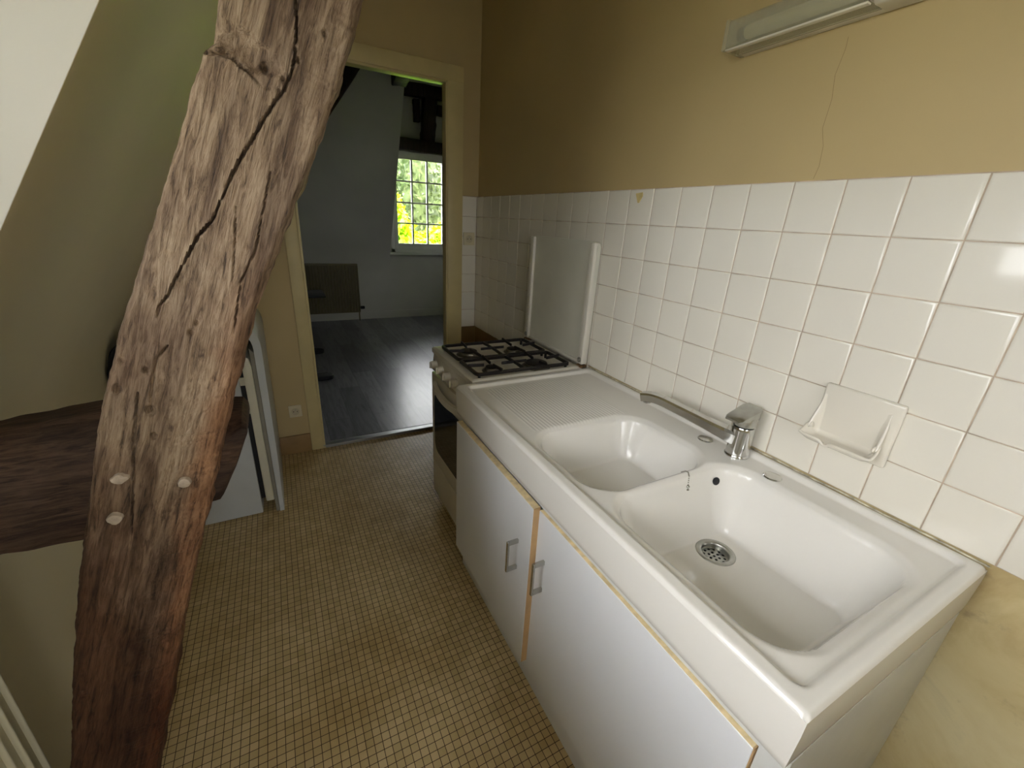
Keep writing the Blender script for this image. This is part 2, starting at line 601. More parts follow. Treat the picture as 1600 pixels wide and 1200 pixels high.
# door casing
def casing():
    d = bpy.data.objects.new('door_1', None)
    COL.objects.link(d); d.location = (-0.58, YF, 0); ORG['door_1'] = Vector((-0.58, YF, 0)); d['kind'] = 'structure'
    for x0, x1 in ((-1.040, DX0), (DX1, -0.098)):
        bm = new()
        box(bm, (x0, YF - 0.014, 0), (x1, YF, 2.078), 0.003)
        s = x1 if x0 < -1 else x0
        box(bm, (min(s, s + (0.012 if x0 < -1 else -0.012)), YF - 0.014, 0), (max(s, s + (0.012 if x0 < -1 else -0.012)), YF + 0.047, DZ), 0.002)
        obj('side_casing', bm, casing_m, d)
    bm = new()
    box(bm, (-1.040, YF - 0.016, DZ), (-0.098, YF, 2.078), 0.003)
    box(bm, (DX0, YF - 0.014, DZ - 0.012), (DX1, YF + 0.047, DZ), 0.002)
    obj('head_casing', bm, casing_m, d)
casing()
bm = new()
box(bm, (DX0, YF - 0.01, 0.0), (DX1, YF + 0.045, 0.016)); box(bm, (DX0, YF - 0.018, 0.016), (DX1, YF + 0.022, 0.021), 0.002)
obj('trim_1', bm, alu, kind='structure')
bm = new(); box(bm, (-1.62, YF - 0.014, 0), (-1.041, YF, 0.112), 0.002)
obj('baseboard_back', bm, brown_wood, kind='structure')

# left side: mansard slope, window dormer
WX = -1.70
DY0, DY1, DCZ = -1.52, 0.225, 2.2
bm = new()
th = 0.12
def slope_piece(y0, y1, z0, z1, knee=False):
    pts = [(sx(z0), z0), (sx(z1), z1), (sx(z1) - th, z1 + 0.02), (sx(z0) - th, z0)]
    if knee:                               # upright knee wall, eased into the slope
        zk = (WX - KX) / KS
        a, c, b = Vector((WX, 0.68)), Vector((WX, zk)), Vector((sx(0.95), 0.95))
        arc = [tuple(a * (1 - t) ** 2 + c * 2 * t * (1 - t) + b * t * t) for t in [k / 12 for k in range(13)]]
        pts = [(WX, -0.05)] + arc + [(sx(z1), z1), (sx(z1) - th, z1 + 0.02), (WX - th, zk), (WX - th, -0.05)]
    prism(bm, pts, 1, y0, y1)
slope_piece(DY1, YF + 0.02, -0.05, CZ + 0.1, True)
slope_piece(YB - 0.1, DY0, -0.05, CZ + 0.1, True)
slope_piece(DY0, DY1, DCZ, CZ + 0.1)
# window wall with its opening
OY0, OY1, OZ0, OZ1 = -1.45, 0.13, 1.10, 1.90
for a, b in (((WX - 0.2, DY0, 0), (WX, DY1, OZ0)), ((WX - 0.2, DY0, OZ1), (WX, DY1, DCZ + 0.05)), ((WX - 0.2, DY0, OZ0), (WX, OY0, OZ1)), ((WX - 0.2, OY1, OZ0), (WX, DY1, OZ1))):
    box(bm, a, b)
obj('wall_left', bm, cream, kind='structure', smooth=20)
bm = new()
box(bm, (WX - 0.2, DY0 - 0.02, DCZ), (sx(DCZ) + 0.0, DY1 + 0.02, DCZ + 0.08))
obj('trim_2', bm, ceil_white, kind='structure', smooth=0)
# dormer cheeks (triangular side walls, white plaster)
bm = new()
for y0, y1 in ((DY1, DY1 + 0.02), (DY0 - 0.02, DY0)):
    prism(bm, [(WX - 0.1, 0.642), (sx(DCZ) - 0.0006, DCZ), (WX - 0.1, DCZ)], 1, y0 - (0.001 if y0 > 0 else -0.001), y1)
obj('trim_3', bm, white_plaster, kind='structure', smooth=0)
VX0, VX1, VZ0, VZ1 = -1.45, -0.55, 0.90, 2.25
bm = new()
for a, b in (((-2.4, YB - 0.1, -0.05), (VX0, YB, CZ + 0.05)), ((VX1, YB - 0.1, -0.05), (0.12, YB, CZ + 0.05)), ((VX0, YB - 0.1, -0.05), (VX1, YB, VZ0)), ((VX0, YB - 0.1, VZ1), (VX1, YB, CZ + 0.05))):
    box(bm, a, b)
box(bm, (-0.78, -1.16, 0.0), (0.004, -1.06, 1.00))      # unseen half-height partition, added to shade the sink end and plaster
obj('wall_front', bm, cream, kind='structure', smooth=0)

def window(name, plane, a0, a1, z0, z1, face, cols, rows, casements, outward):
    """painted casement window. plane 'X': the pane lies at x = face; 'Y': at y = face"""
    w = bpy.data.objects.new(name, None)
    COL.objects.link(w); w['kind'] = 'structure'
    ctr = Vector((face, (a0 + a1) / 2, z0)) if plane == 'X' else Vector(((a0 + a1) / 2, face, z0))
    w.location = ctr; ORG[w.name] = ctr
    def bx(bm, p0, p1, d0, d1, bev=0.003):
        if plane == 'X': box(bm, (face + d0, p0[0], p0[1]), (face + d1, p1[0], p1[1]), bev)
        else: box(bm, (p0[0], face + d0, p0[1]), (p1[0], face + d1, p1[1]), bev)
    s = outward
    f = 0.045
    bm = new()
    for p0, p1 in (((a0, z0), (a0 + f, z1)), ((a1 - f, z0), (a1, z1)), ((a0, z0), (a1, z0 + f)), ((a0, z1 - f), (a1, z1))):
        bx(bm, p0, p1, -0.03 , 0.03)
    obj('window_frame', bm, win_white, w)
    cw = (a1 - a0 - 2 * f) / casements
    for c in range(casements):
        b0, b1 = a0 + f + c * cw, a0 + f + (c + 1) * cw
        st = 0.05
        bm = new()
        for p0, p1 in (((b0 + 0.002, z0 + f), (b0 + st, z1 - f)), ((b1 - st, z0 + f), (b1 - 0.002, z1 - f)), ((b0 + st, z0 + f), (b1 - st, z0 + f + 0.07)), ((b0 + st, z1 - f - st), (b1 - st, z1 - f))):
            bx(bm, p0, p1, -0.022, 0.022)
        sash = obj('sash', bm, win_white, w)
        g0, g1, h0, h1 = b0 + st, b1 - st, z0 + f + 0.07, z1 - f - st
        bm = new()
        for i in range(1, cols):
            a = g0 + (g1 - g0) * i / cols
            bx(bm, (a - 0.010, h0), (a + 0.010, h1), -0.022, 0.018)
        for i in range(1, rows):
            z = h0 + (h1 - h0) * i / rows
            bx(bm, (g0, z - 0.010), (g1, z + 0.010), -0.021, 0.017)
        obj('glazing_bars', bm, win_white, sash)
        bm = new()
        bx(bm, (g0, h0), (g1, h1), -0.002, 0.002, 0)
        obj('pane', bm, glass_m, sash, smooth=0)
    return w
window('window_1', 'X', OY0, OY1, OZ0, OZ1, WX - 0.12, 1, 3, 2, -1)

window('fill_window', 'Y', VX0, VX1, VZ0, VZ1, YB - 0.05, 1, 2, 2, -1)  # unseen window behind the camera, added for fill light

# ------------------------------------------------------------------ structure: next room
RY = 5.2; FZ = 0.018
bm = new(); box(bm, (-2.6, 1.895, -0.12), (2.42, RY + 0.2, FZ))
obj('floor_living', bm, planks_m, kind='structure', smooth=0)
ZK = 0.735
def sy(z):
    return RY - KS * (z - ZK)
DA, DB, LCZ = 0.215, 1.79, 3.3     # dormer sides and ceiling height
WA, WB, WZ0, WZ1 = 0.255, 1.735, 0.875, 2.075
bm = new()
for a, b in (((-2.6, RY, -0.1), (DA, RY + 0.2, ZK)), ((DB, RY, -0.1), (2.5, RY + 0.2, ZK)), ((DA, RY, -0.1), (DB, RY + 0.2, WZ0)),
             ((DA, RY, WZ1), (DB, RY + 0.2, LCZ)), ((DA, RY, WZ0), (WA, RY + 0.2, WZ1)), ((WB, RY, WZ0), (DB, RY + 0.2, WZ1))):
    box(bm, a, b)
obj('wall_far', bm, grey_white, kind='structure', smooth=0)
bm = new()
def slope_y(x0, x1, z0, z1):
    a, c, b = Vector((RY - 0.001, ZK - 0.16)), Vector((RY - 0.001, ZK)), Vector((sy(ZK + 0.18), ZK + 0.18))
    arc = [tuple(a * (1 - t) ** 2 + c * 2 * t * (1 - t) + b * t * t) for t in [k / 12 for k in range(13)]]
    prism(bm, arc + [(sy(z1), z1), (sy(z1) + 0.13, z1), (RY + 0.1, ZK)], 0, x0, x1)
slope_y(-2.6, DA, ZK, LCZ); slope_y(DB, 2.5, ZK, LCZ)
obj('wall_far_slope', bm, grey_white, kind='structure', smooth=20)
bm = new()
for x0, x1 in ((DA - 0.03, DA - 0.001), (DB + 0.001, DB + 0.03)):
    prism(bm, [(RY + 0.1, ZK - 0.05), (sy(LCZ) + 0.02, LCZ), (RY + 0.1, LCZ)], 0, x0, x1)
obj('trim_4', bm, white_plaster, kind='structure', smooth=0)
bm = new(); box(bm, (-2.6, YF + 0.03, LCZ), (2.5, RY + 0.2, LCZ + 0.1))
obj('ceiling_living', bm, grey_white, kind='structure', smooth=0)
bm = new(); box(bm, (-2.6, YF, -0.1), (-2.5, RY + 0.2, LCZ))
obj('wall_living_left', bm, grey_white, kind='structure', smooth=0)
SW0, SW1, SZ0, SZ1 = 3.9, 4.5, 1.0, 1.75
bm = new()
for a, b in (((2.3, YF, -0.1), (2.42, SW0, LCZ)), ((2.3, SW1, -0.1), (2.42, RY + 0.2, LCZ)), ((2.3, SW0, -0.1), (2.42, SW1, SZ0)), ((2.3, SW0, SZ1), (2.42, SW1, LCZ))):
    box(bm, a, b)
obj('wall_living_right', bm, grey_white, kind='structure', smooth=0)
bm = new()
box(bm, (-2.6, YF + 0.03, -0.1), (DX0, YF + 0.045, LCZ)); box(bm, (DX1, YF + 0.03, -0.1), (2.5, YF + 0.045, LCZ)); box(bm, (DX0, YF + 0.03, DZ), (DX1, YF + 0.045, LCZ))
obj('wall_living_near', bm, grey_white, kind='structure', smooth=0)
bm = new(); box(bm, (-2.5, RY - 0.012, FZ), (2.3, RY, 0.10 + FZ), 0.002)
obj('baseboard_far', bm, grey_white, kind='structure')
window('window_2', 'Y', WA, WB, WZ0, WZ1, RY + 0.02, 3, 4, 2, 1)
window('side_fill_window', 'X', SW0, SW1, SZ0, SZ1, 2.36, 2, 3, 2, 1)  # unseen side window, added to light the next room
bm = new(); box(bm, (WA - 0.03, RY - 0.05, WZ0 - 0.028), (WB + 0.03, RY + 0.02, WZ0), 0.006)
obj('window_sill', bm, win_white, bpy.data.objects['window_2'])

# ------------------------------------------------------------------ the leaning oak post
PL = [(-0.945, 2.10), (-1.11, 1.634), (-1.118, 1.593), (-1.130, 1.545), (-1.1435, 1.532), (-1.155, 1.508), (-1.195, 1.416), (-1.239, 1.315), (-1.274, 1.239),
      (-1.304, 1.175), (-1.342, 1.08), (-1.372, 0.999), (-1.398, 0.912), (-1.431, 0.81), (-1.468, 0.687), (-1.504, 0.552), (-1.561, 0.321), (-1.60, 0.15), (-1.63, 0.0)]
PR = [(-0.765, 2.10), (-0.911, 1.684), (-0.93, 1.635), (-0.957, 1.559), (-0.985, 1.493), (-1.015, 1.424), (-1.054, 1.347), (-1.093, 1.265), (-1.13, 1.183), (-1.158, 1.115),
      (-1.205, 0.983), (-1.236, 0.888), (-1.269, 0.789), (-1.311, 0.67), (-1.352, 0.543), (-1.4, 0.371), (-1.453, 0.207), (-1.51, 0.0)]
PY0, PY1 = 0.15, 0.29
CR = [
 ([(-1.022, 1.70), (-1.022, 1.614), (-1.027, 1.569), (-1.032, 1.545), (-1.04, 1.522), (-1.052, 1.501), (-1.064, 1.487), (-1.083, 1.46), (-1.104, 1.428), (-1.117, 1.41), (-1.135, 1.381), (-1.153, 1.348), (-1.169, 1.318), (-1.19, 1.296), (-1.211, 1.262), (-1.231, 1.23), (-1.243, 1.209), (-1.256, 1.194), (-1.261, 1.177)], 0.0021, 0.016),
 ([(-1.257, 1.132), (-1.275, 1.113), (-1.285, 1.083), (-1.298, 1.03)], 0.0022, 0.006),
 ([(-1.309, 1.059), (-1.32, 1.017), (-1.332, 0.968), (-1.348, 0.899), (-1.371, 0.795)], 0.0019, 0.008),
 ([(-1.083, 1.39), (-1.105, 1.321), (-1.118, 1.278), (-1.146, 1.228), (-1.168, 1.146)], 0.0019, 0.006),
 ([(-1.135, 1.34), (-1.146, 1.28), (-1.158, 1.22)], 0.0018, 0.004),
 ([(-1.141, 1.531), (-1.12, 1.533), (-1.11, 1.53), (-1.101, 1.522), (-1.091, 1.515), (-1.082, 1.504), (-1.067, 1.5)], 0.0028, 0.010),
]
HOLES = [(-1.072, 1.527, .0055, .012), (-0.988, 1.583, .0035, .01), (-1.027, 1.542, .003, .006), (-1.299, 1.028, .006, .01), (-1.304, 0.983, .004, .008), (-1.318, 1.113, .005, .004),
         (-1.332, 1.068, .006, .006), (-1.503, 0.491, .005, .008), (-1.225, 1.150, .004, .006), (-1.215, 1.165, .003, .005), (-1.05, 1.515, .003, .006), (-1.058, 1.50, .003, .006), (-1.292, 1.095, .004, .008)]
def post_front(x, z, u):
    """depth of the front face behind y = PY0"""
    p = Vector((x, z, 0.0))
    d = 0.0
    d += 0.0035 * noise.noise(Vector((x * 9, z * 5, 3.0)))
    d += 0.0016 * noise.noise(Vector((x * 60 + z * 20, z * 18, 7.0)))
    # hewing marks across the grain on the lower right half
    w = smoothstep(0.42, 0.7, u) * smoothstep(1.15, 0.95, z) + 0.8 * smoothstep(0.62, 0.85, u) * smoothstep(1.35, 1.5, z)
    d += w * 0.0020 * noise.noise(Vector((x * 9, (z + 0.35 * x * (1 if z > 1.3 else 0)) * 170, 1.0)))
    # wane and rounded arrises, ragged at the right edge
    rag = 0.010 + 0.010 * noise.noise(Vector((z * 22, 4.0, 0.0))) + 0.012 * smoothstep(1.35, 1.0, z)
    wR = max(0.0, 1 - (1 - u) * 0.17 / max(0.004, rag))
    d += 0.012 * wR ** 2 + 0.003 * wR * noise.noise(Vector((x * 70, z * 60, 9.0)))
    wL = max(0.0, 1 - u * 0.17 / 0.008)
    d += 0.007 * wL ** 2
    for poly, wd, dep in CR:
        if min(q[1] for q in poly) - 0.03 < z < max(q[1] for q in poly) + 0.03:
            ds = min(seg_dist((x, z), a, b) for a, b in zip(poly, poly[1:])) + 0.0009 * noise.noise(Vector((x * 120, z * 120, 2.0)))
            tail = smoothstep(0.0, 0.05, z - min(q[1] for q in poly) + 0.012)
            wv = wd * (0.95 + 0.55 * noise.noise(Vector((x * 16, z * 16, 21.0))))
            d += dep * tail * max(0.0, 1 - (max(0.0, ds) / max(0.0012, wv)) ** 1.4)
            d -= 0.0012 * math.exp(-(ds / 0.008) ** 2)
    for hx, hz, r, dep in HOLES:
        q = math.hypot(x - hx, (z - hz) * 0.7) / r
        if q < 1.6:
            d += dep * max(0.0, 1 - q * q * 0.6) ** 1.5
    # the knot: a scooped hollow under the left shoulder
    q = math.hypot((x + 1.095) / 0.05, (z - 1.545 + 0.35 * (x + 1.095)) / 0.026)
    if q < 1:
        d += 0.012 * (1 - q * q) ** 1.3 + 0.003 * noise.noise(Vector((x * 90, z * 90, 5)))
    q = math.hypot((x + 1.262) / 0.03, (z - 1.10) / 0.09)
    d += 0.0035 * max(0, 1 - q) * noise.noise(Vector((x * 80, z * 45, 11)))
    return d
def build_post():
    verts, faces = [], []
    zs = []
    z = 2.10
    while z > 0.0:
        zs.append(z)
        z -= 0.02 if z > 1.72 else (0.0024 if z > 0.25 else 0.01)
    zs.append(0.0)
    NF, NS, NB = 76, 14, 8
    n = NF + NS + NB + NS
    for z in zs:
        xl = lerp_poly(PL, z) + 0.0025 * noise.noise(Vector((z * 30, 1.0, 0))) + 0.001 * noise.noise(Vector((z * 110, 1.0, 0)))
        xr = lerp_poly(PR, z) + 0.0025 * noise.noise(Vector((z * 24, 8.0, 0))) + 0.0015 * noise.noise(Vector((z * 90, 8.0, 0)))
        for i in range(NF):
            u = i / (NF - 1)
            x = xl + (xr - xl) * u
            verts.append((x, PY0 + post_front(x, z, u), z))
        for i in range(NS):
            v = (i + 1) / (NS + 1)
            y = PY0 + 0.012 + (PY1 - 0.006 - PY0 - 0.012) * v
            verts.append((xr + 0.006 * noise.noise(Vector((y * 30, z * 20, 5))) + 0.003 * math.sin(math.pi * v), y, z))
        for i in range(NB):
            u = 1 - i / (NB - 1)
            verts.append((xl + (xr - xl) * (0.03 + 0.94 * u), PY1 + 0.002 * noise.noise(Vector((u * 5, z * 8, 2))), z))
        for i in range(NS):
            v = 1 - (i + 1) / (NS + 1)
            y = PY0 + 0.008 + (PY1 - PY0 - 0.014) * v
            verts.append((xl + 0.004 * noise.noise(Vector((y * 30, z * 20, 15))), y, z))
    for r in range(len(zs) - 1):
        for i in range(n):
            a, b = r * n + i, r * n + (i + 1) % n
            faces.append((a, a + n, b + n, b))
    faces.append(tuple(range(n)))
    faces.append(tuple(reversed(range((len(zs) - 1) * n, len(zs) * n))))
    return verts, faces
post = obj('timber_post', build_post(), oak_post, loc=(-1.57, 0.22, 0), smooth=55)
h_at = post.data.attributes.new('heartwood', 'FLOAT', 'POINT')
s_at = post.data.attributes.new('foot_shade_stain', 'FLOAT', 'POINT')
hv, sv = [], []
for v in post.data.vertices:
    wx, wz = v.co.x - 1.57, v.co.z
    xl, xr = lerp_poly(PL, wz), lerp_poly(PR, wz)
    u = (wx - xl) / (xr - xl)
    nn = noise.noise(Vector((wx * 12, wz * 6, 3))) * 0.5 + noise.noise(Vector((wx * 40, wz * 30, 8))) * 0.35
    hv.append(smoothstep(0.66, 0.95, u + 0.22 * nn) * smoothstep(1.35, 1.0, wz))
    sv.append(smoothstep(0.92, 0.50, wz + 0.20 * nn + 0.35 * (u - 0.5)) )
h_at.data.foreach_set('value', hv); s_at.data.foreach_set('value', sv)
tag(post, 'crooked weathered oak post with a long crack, leaning in front of the sloping wall', 'beam')
for (x, z, rx, rz, sq) in ((-1.359, 0.919, 0.0115, 0.0085, 0.6), (-1.381, 0.847, 0.0105, 0.0095, 0.35), (-1.279, 0.890, 0.0095, 0.0095, 0.1)):
    bm = new()
    N = 14
    rings = []
    for k, (s, y) in enumerate(((1.0, 0.175), (1.0, PY0 - 0.004), (0.9, PY0 - 0.0075), (0.45, PY0 - 0.009))):
        ring = []
        for i in range(N):
            a = 2 * math.pi * i / N + 0.3
            e = 1 + sq * 0.22 * math.cos(4 * a) + 0.10 * noise.noise(Vector((math.cos(a) * 2, math.sin(a) * 2, x * 50)))
            ring.append(bm.verts.new((x + rx * s * e * math.cos(a), y + 0.0015 * math.sin(a * 2 + x * 90), z + rz * s * e * math.sin(a))))
        rings.append(ring)
    for a, b in zip(rings, rings[1:]):
        for i in range(N):
            bm.faces.new((a[i], a[(i + 1) % N], b[(i + 1) % N], b[i]))
    bm.faces.new(rings[-1]); bm.faces.new(rings[0])
    obj('peg', bm, peg_m, post)

# tie beam lapped behind the post: rough hewn, its top front arris worn round
def build_tie():
    y0, y1 = 0.205, 0.335
    top = [(-1.69, 0.955), (-1.499, 0.980), (-1.385, 0.994), (-1.30, 0.985), (-1.232, 0.972), (-1.185, 0.964), (-1.181, 0.950)]
    bot = [(-1.69, 0.765), (-1.553, 0.782), (-1.454, 0.776), (-1.36, 0.785), (-1.267, 0.799), (-1.247, 0.802), (-1.237, 0.815), (-1.209, 0.870), (-1.190, 0.915), (-1.181, 0.935)]
    def at(poly, x):
        for a, b in zip(poly, poly[1:]):
            if x <= b[0]:
                return a[1] + (b[1] - a[1]) * (x - a[0]) / (b[0] - a[0])
        return poly[-1][1]
    verts, faces = [], []
    N, n = 70, 0
    for k in range(N + 1):
        x = -1.69 + (1.69 - 1.1815) * k / N
        zt = at(top, x) + 0.003 * noise.noise(Vector((x * 30, 0, 0)))
        zb = at(bot, x) + 0.003 * noise.noise(Vector((x * 30, 5, 0)))
        ring = []
        m = 16
        for i in range(m + 1):                     # front, bottom to top with a rounded shoulder
            v = i / m
            y = y0 + 0.055 * max(0, (v - 0.62) / 0.38) ** 1.8 + 0.008 * max(0, 1 - v * 12) + 0.003 * noise.noise(Vector((x * 14, v * 4, 2)))
            ring.append((x, y, zb + (zt - zb) * v))
        ring.append((x, (y0 + y1) / 2 + 0.03, zt + 0.002))
        for i in range(5):
            ring.append((x, y1 - 0.003 * (i in (0, 4)), zt + (zb - zt) * i / 4))
        ring.append((x, (y0 + y1) / 2, zb - 0.002))
        n = len(ring)
        verts += ring
    for r in range(N):
        for i in range(n):
            a, b = r * n + i, r * n + (i + 1) % n
            faces.append((a, a + n, b + n, b))
    faces.append(tuple(range(n))); faces.append(tuple(reversed(range(N * n, (N + 1) * n))))
    return verts, faces
tie = obj('tie_beam', build_tie(), oak_tie, loc=(-1.45, 0.27, 0.74), smooth=50)
tag(tie, 'dark horizontal oak beam pegged behind the leaning post', 'beam')

# ------------------------------------------------------------------ sink
SX0, SX1, SY0, SY1, SZ = -0.589, -0.006, -0.545, 0.650, 0.795
def rrect(x, y, x0, x1, y0, y1, r):
    """signed distance, negative inside"""
    cx, cy, hx, hy = (x0 + x1) / 2, (y0 + y1) / 2, (x1 - x0) / 2 - r, (y1 - y0) / 2 - r
    dx, dy = abs(x - cx) - hx, abs(y - cy) - hy
    return math.hypot(max(dx, 0), max(dy, 0)) + min(max(dx, dy), 0) - r
DRAIN = (-0.240, -0.185)
def sink_z(x, y):
    inner = rrect(x, y, SX0 + 0.030, SX1 - 0.022, SY0 + 0.024, SY1 - 0.026, 0.02)
    z = SZ - 0.0105 * smoothstep(0.004, -0.008, inner)
    # soft outer arris
    out = rrect(x, y, SX0, SX1, SY0, SY1, 0.012)
    if out > -0.009:
        q = min(1.0, (out + 0.009) / 0.009)
        z -= 0.009 * (1 - math.sqrt(max(0, 1 - q * q)))
    # draining ribs
    if 0.250 < y < 0.598 and -0.505 < x < -0.158:
        wy = smoothstep(0.252, 0.262, y) * smoothstep(0.597, 0.588, y)
        z += 0.0016 * wy * (0.5 + 0.5 * math.cos(2 * math.pi * (x + 0.505) / 0.01185 + math.pi)) ** 1.5
    def basin(x0, x1, y0, y1, r, depth, wall, fall):
        d = -rrect(x, y, x0, x1, y0, y1, r)
        if d < -0.018:
            return 0.0
        lip = 0.012 * smoothstep(-0.018, 0.008, d)
        t = max(0.0, d - 0.001) / wall
        if t < 1:
            # steep wall, rounded foot
            s = t * 1.25 if t < 0.5 else 0.625 + 0.375 * math.sin((t - 0.5) / 0.5 * math.pi / 2)
        else:
            s = 1.0
        return lip + (depth - 0.012 + fall) * min(1.0, s)
    z -= basin(-0.525, -0.145, -0.062, 0.246, 0.085, 0.125, 0.050, 0.0)
    dd = math.hypot(x - DRAIN[0], y - DRAIN[1])
    z -= basin(-0.527, -0.108, -0.490, -0.084, 0.080, 0.160, 0.060, 0.006 * smoothstep(0.25, 0.04, dd))
    return z
def build_sink():
    step = 0.0034
    nx = int((SX1 - SX0) / step); ny = int((SY1 - SY0) / step)
    # finer columns across the ribs
    xs = [SX0 + (SX1 - SX0) * i / nx for i in range(nx + 1)]
    fine = [-0.505 + 0.347 * i / 260 for i in range(261)]
    xs = sorted([x for x in xs if not (-0.506 < x < -0.157)] + fine)
    ys = [SY0 + (SY1 - SY0) * i / ny for i in range(ny + 1)]
    verts, faces = [], []
    W = len(xs)
    for y in ys:
        for x in xs:
            verts.append((x, y, sink_z(x, y)))
    for j in range(len(ys) - 1):
        for i in range(W - 1):
            a = j * W + i
            cx, cy = (xs[i] + xs[i + 1]) / 2, (ys[j] + ys[j + 1]) / 2
            if math.hypot(cx - DRAIN[0], cy - DRAIN[1]) < 0.034:
                continue
            faces.append((a, a + 1, a + W + 1, a + W))
    # apron: skirt all round with a rounded foot and a return underneath
    loop = [j * W for j in range(len(ys))][::-1] + [i for i in range(1, W)] + [j * W + W - 1 for j in range(1, len(ys))] + [(len(ys) - 1) * W + i for i in range(W - 2, 0, -1)]
    prev = loop
    cx, cy = (SX0 + SX1) / 2, (SY0 + SY1) / 2
    for z, ins in ((0.760, 0.0), (0.700, 0.002), (0.688, 0.003), (0.682, 0.008), (0.682, 0.040)):
        cur = []
        for k in loop:
            x, y, _ = verts[k]
            x = min(max(x, SX0 + ins), SX1 - ins); y = min(max(y, SY0 + ins), SY1 - ins)
            cur.append(len(verts)); verts.append((x, y, z))
        m = len(loop)
        for i in range(m):
            faces.append((prev[i], prev[(i + 1) % m], cur[(i + 1) % m], cur[i]))
        prev = cur
    return verts, faces
sink = obj('sink', build_sink(), sink_white, loc=(-0.30, 0.05, 0.682), smooth=60)
tag(sink, 'white ceramic double-bowl sink with ribbed draining board on the white cabinet', 'sink')

def drain():
    zb = sink_z(DRAIN[0] + 0.036, DRAIN[1])
    bm = new()
    lathe(bm, [(0.031, -0.03), (0.031, -0.004), (0.0325, 0.0005), (0.036, 0.0022), (0.043, 0.0026), (0.0455, 0.0005), (0.0455, -0.003)], (DRAIN[0], DRAIN[1], zb), 'Z', 48, cap=False)
    d = obj('drain_flange', bm, steel, sink, smooth=50)
    bm = new()
    # strainer plate with punched holes: shallow dark cups on a disc
    lathe(bm, [(0.0005, 0), (0.031, 0), (0.031, -0.002)], (DRAIN[0], DRAIN[1], zb - 0.013), 'Z', 40, cap=False)
    obj('strainer', bm, steel, d)
    bm = new()
    pts = [(0, 0)] + [(0.012 * math.cos(k * math.pi / 3), 0.012 * math.sin(k * math.pi / 3)) for k in range(6)] + [(0.0235 * math.cos(k * math.pi / 6 + .2), 0.0235 * math.sin(k * math.pi / 6 + .2)) for k in range(12)]
    for px, py in pts:
        lathe(bm, [(0.0033, 0.0), (0.0005, 0.0)], (DRAIN[0] + px, DRAIN[1] + py, zb - 0.0125), 'Z', 12)
    obj('strainer_holes', bm, dark_rubber, d)
    return d
drain()
# overflow hole in the back left wall of the big bowl, chain and anchor
bm = new()
def on_sink(x, y, up=0.0):
    return Vector((x, y, sink_z(x, y) + up))
def sink_n(x, y):
    e = 0.003
    return Vector((-(sink_z(x + e, y) - sink_z(x - e, y)) / (2 * e), -(sink_z(x, y + e) - sink_z(x, y - e)) / (2 * e), 1)).normalized()
def disc_on(bm, p, nrm, r, up, n=24, inner=0.0):
    a = nrm.orthogonal().normalized(); b = nrm.cross(a)
    ring = [bm.verts.new(p + nrm * up + (a * math.cos(2 * math.pi * k / n) + b * math.sin(2 * math.pi * k / n)) * r) for k in range(n)]
    bm.faces.new(ring)
ox, oy = -0.168, -0.0960
disc_on(bm, on_sink(ox, oy), sink_n(ox, oy), 0.0105, 0.0022)
obj('overflow_hole', bm, dark_rubber, sink, smooth=0)
bm = new()
ch = [on_sink(-0.262, -0.062, 0.002), on_sink(-0.256, -0.069, 0.003), on_sink(-0.257, -0.077, 0.004), on_sink(-0.262, -0.085, 0.004), on_sink(-0.267, -0.092, 0.004)]
for a, b in zip(ch, ch[1:]):
    for k in range(5):
        p = a.lerp(b, k / 5)
        bmesh.ops.create_icosphere(bm, subdivisions=1, radius=0.0017, matrix=Matrix.Translation(p))
bmesh.ops.create_icosphere(bm, subdivisions=2, radius=0.0045, matrix=Matrix.Translation(ch[-1]))
lathe(bm, [(0.003, 0), (0.005, 0.002), (0.003, 0.004)], ch[-1] + Vector((0, 0, -0.010)), 'Z', 10)
obj('plug_chain', bm, chrome_worn, sink)
for x, y in ((-0.068, 0.026), (-0.078, -0.179)):
    bm = new()
    zz = sink_z(x, y)
    lathe(bm, [(0.0205, 0), (0.0212, 0.002), (0.0195, 0.0042), (0.012, 0.0056), (0.0005, 0.006)], (x, y, zz), 'Z', 40)
    obj('tap_hole_cap', bm, chrome, sink, smooth=40)

# ------------------------------------------------------------------ mixer tap
FX, FY = -0.0605, -0.067
fz = sink_z(FX, FY)
tap = thing('mixer_tap', 'chrome single-lever mixer tap with a long low spout at the back of the sink', 'tap', (FX, FY, fz))
bm = new()
lathe(bm, [(0.0305, 0.0), (0.0305, 0.003), (0.0285, 0.005), (0.0280, 0.010), (0.0278, 0.070), (0.0278, 0.082), (0.0262, 0.086), (0.012, 0.087)], (FX, FY, fz), 'Z', 64)
obj('tap_body', bm, chrome, tap, smooth=40)
bm = new()
sp = [(FX - 0.006, FY + 0.010, fz + 0.052), (FX - 0.015, FY + 0.030, fz + 0.055), (FX - 0.03, FY + 0.062, fz + 0.062), (FX - 0.06, FY + 0.128, fz + 0.078), (FX - 0.088, FY + 0.192, fz + 0.092),
      (FX - 0.096, FY + 0.208, fz + 0.095), (FX - 0.103, FY + 0.222, fz + 0.096), (FX - 0.110, FY + 0.237, fz + 0.094), (FX - 0.117, FY + 0.252, fz + 0.090)]
shape = [(-0.8, -0.55), (-0.55, -0.72), (0.55, -0.72), (0.8, -0.55), (0.86, 0.35), (0.62, 0.58), (-0.62, 0.58), (-0.86, 0.35)]
tube(bm, sp, [0.030, 0.0275, 0.0235, 0.0210, 0.0200, 0.0200, 0.0205, 0.021, 0.0200], shape=shape)
bmesh.ops.bevel(bm, geom=[e for e in bm.edges if len(e.link_faces) == 2 and e.calc_face_angle(0) > 1.2], offset=0.002, segments=2, affect='EDGES')
spout = obj('spout', bm, chrome, tap, smooth=35)
bm = new()
e = Vector(sp[-2])
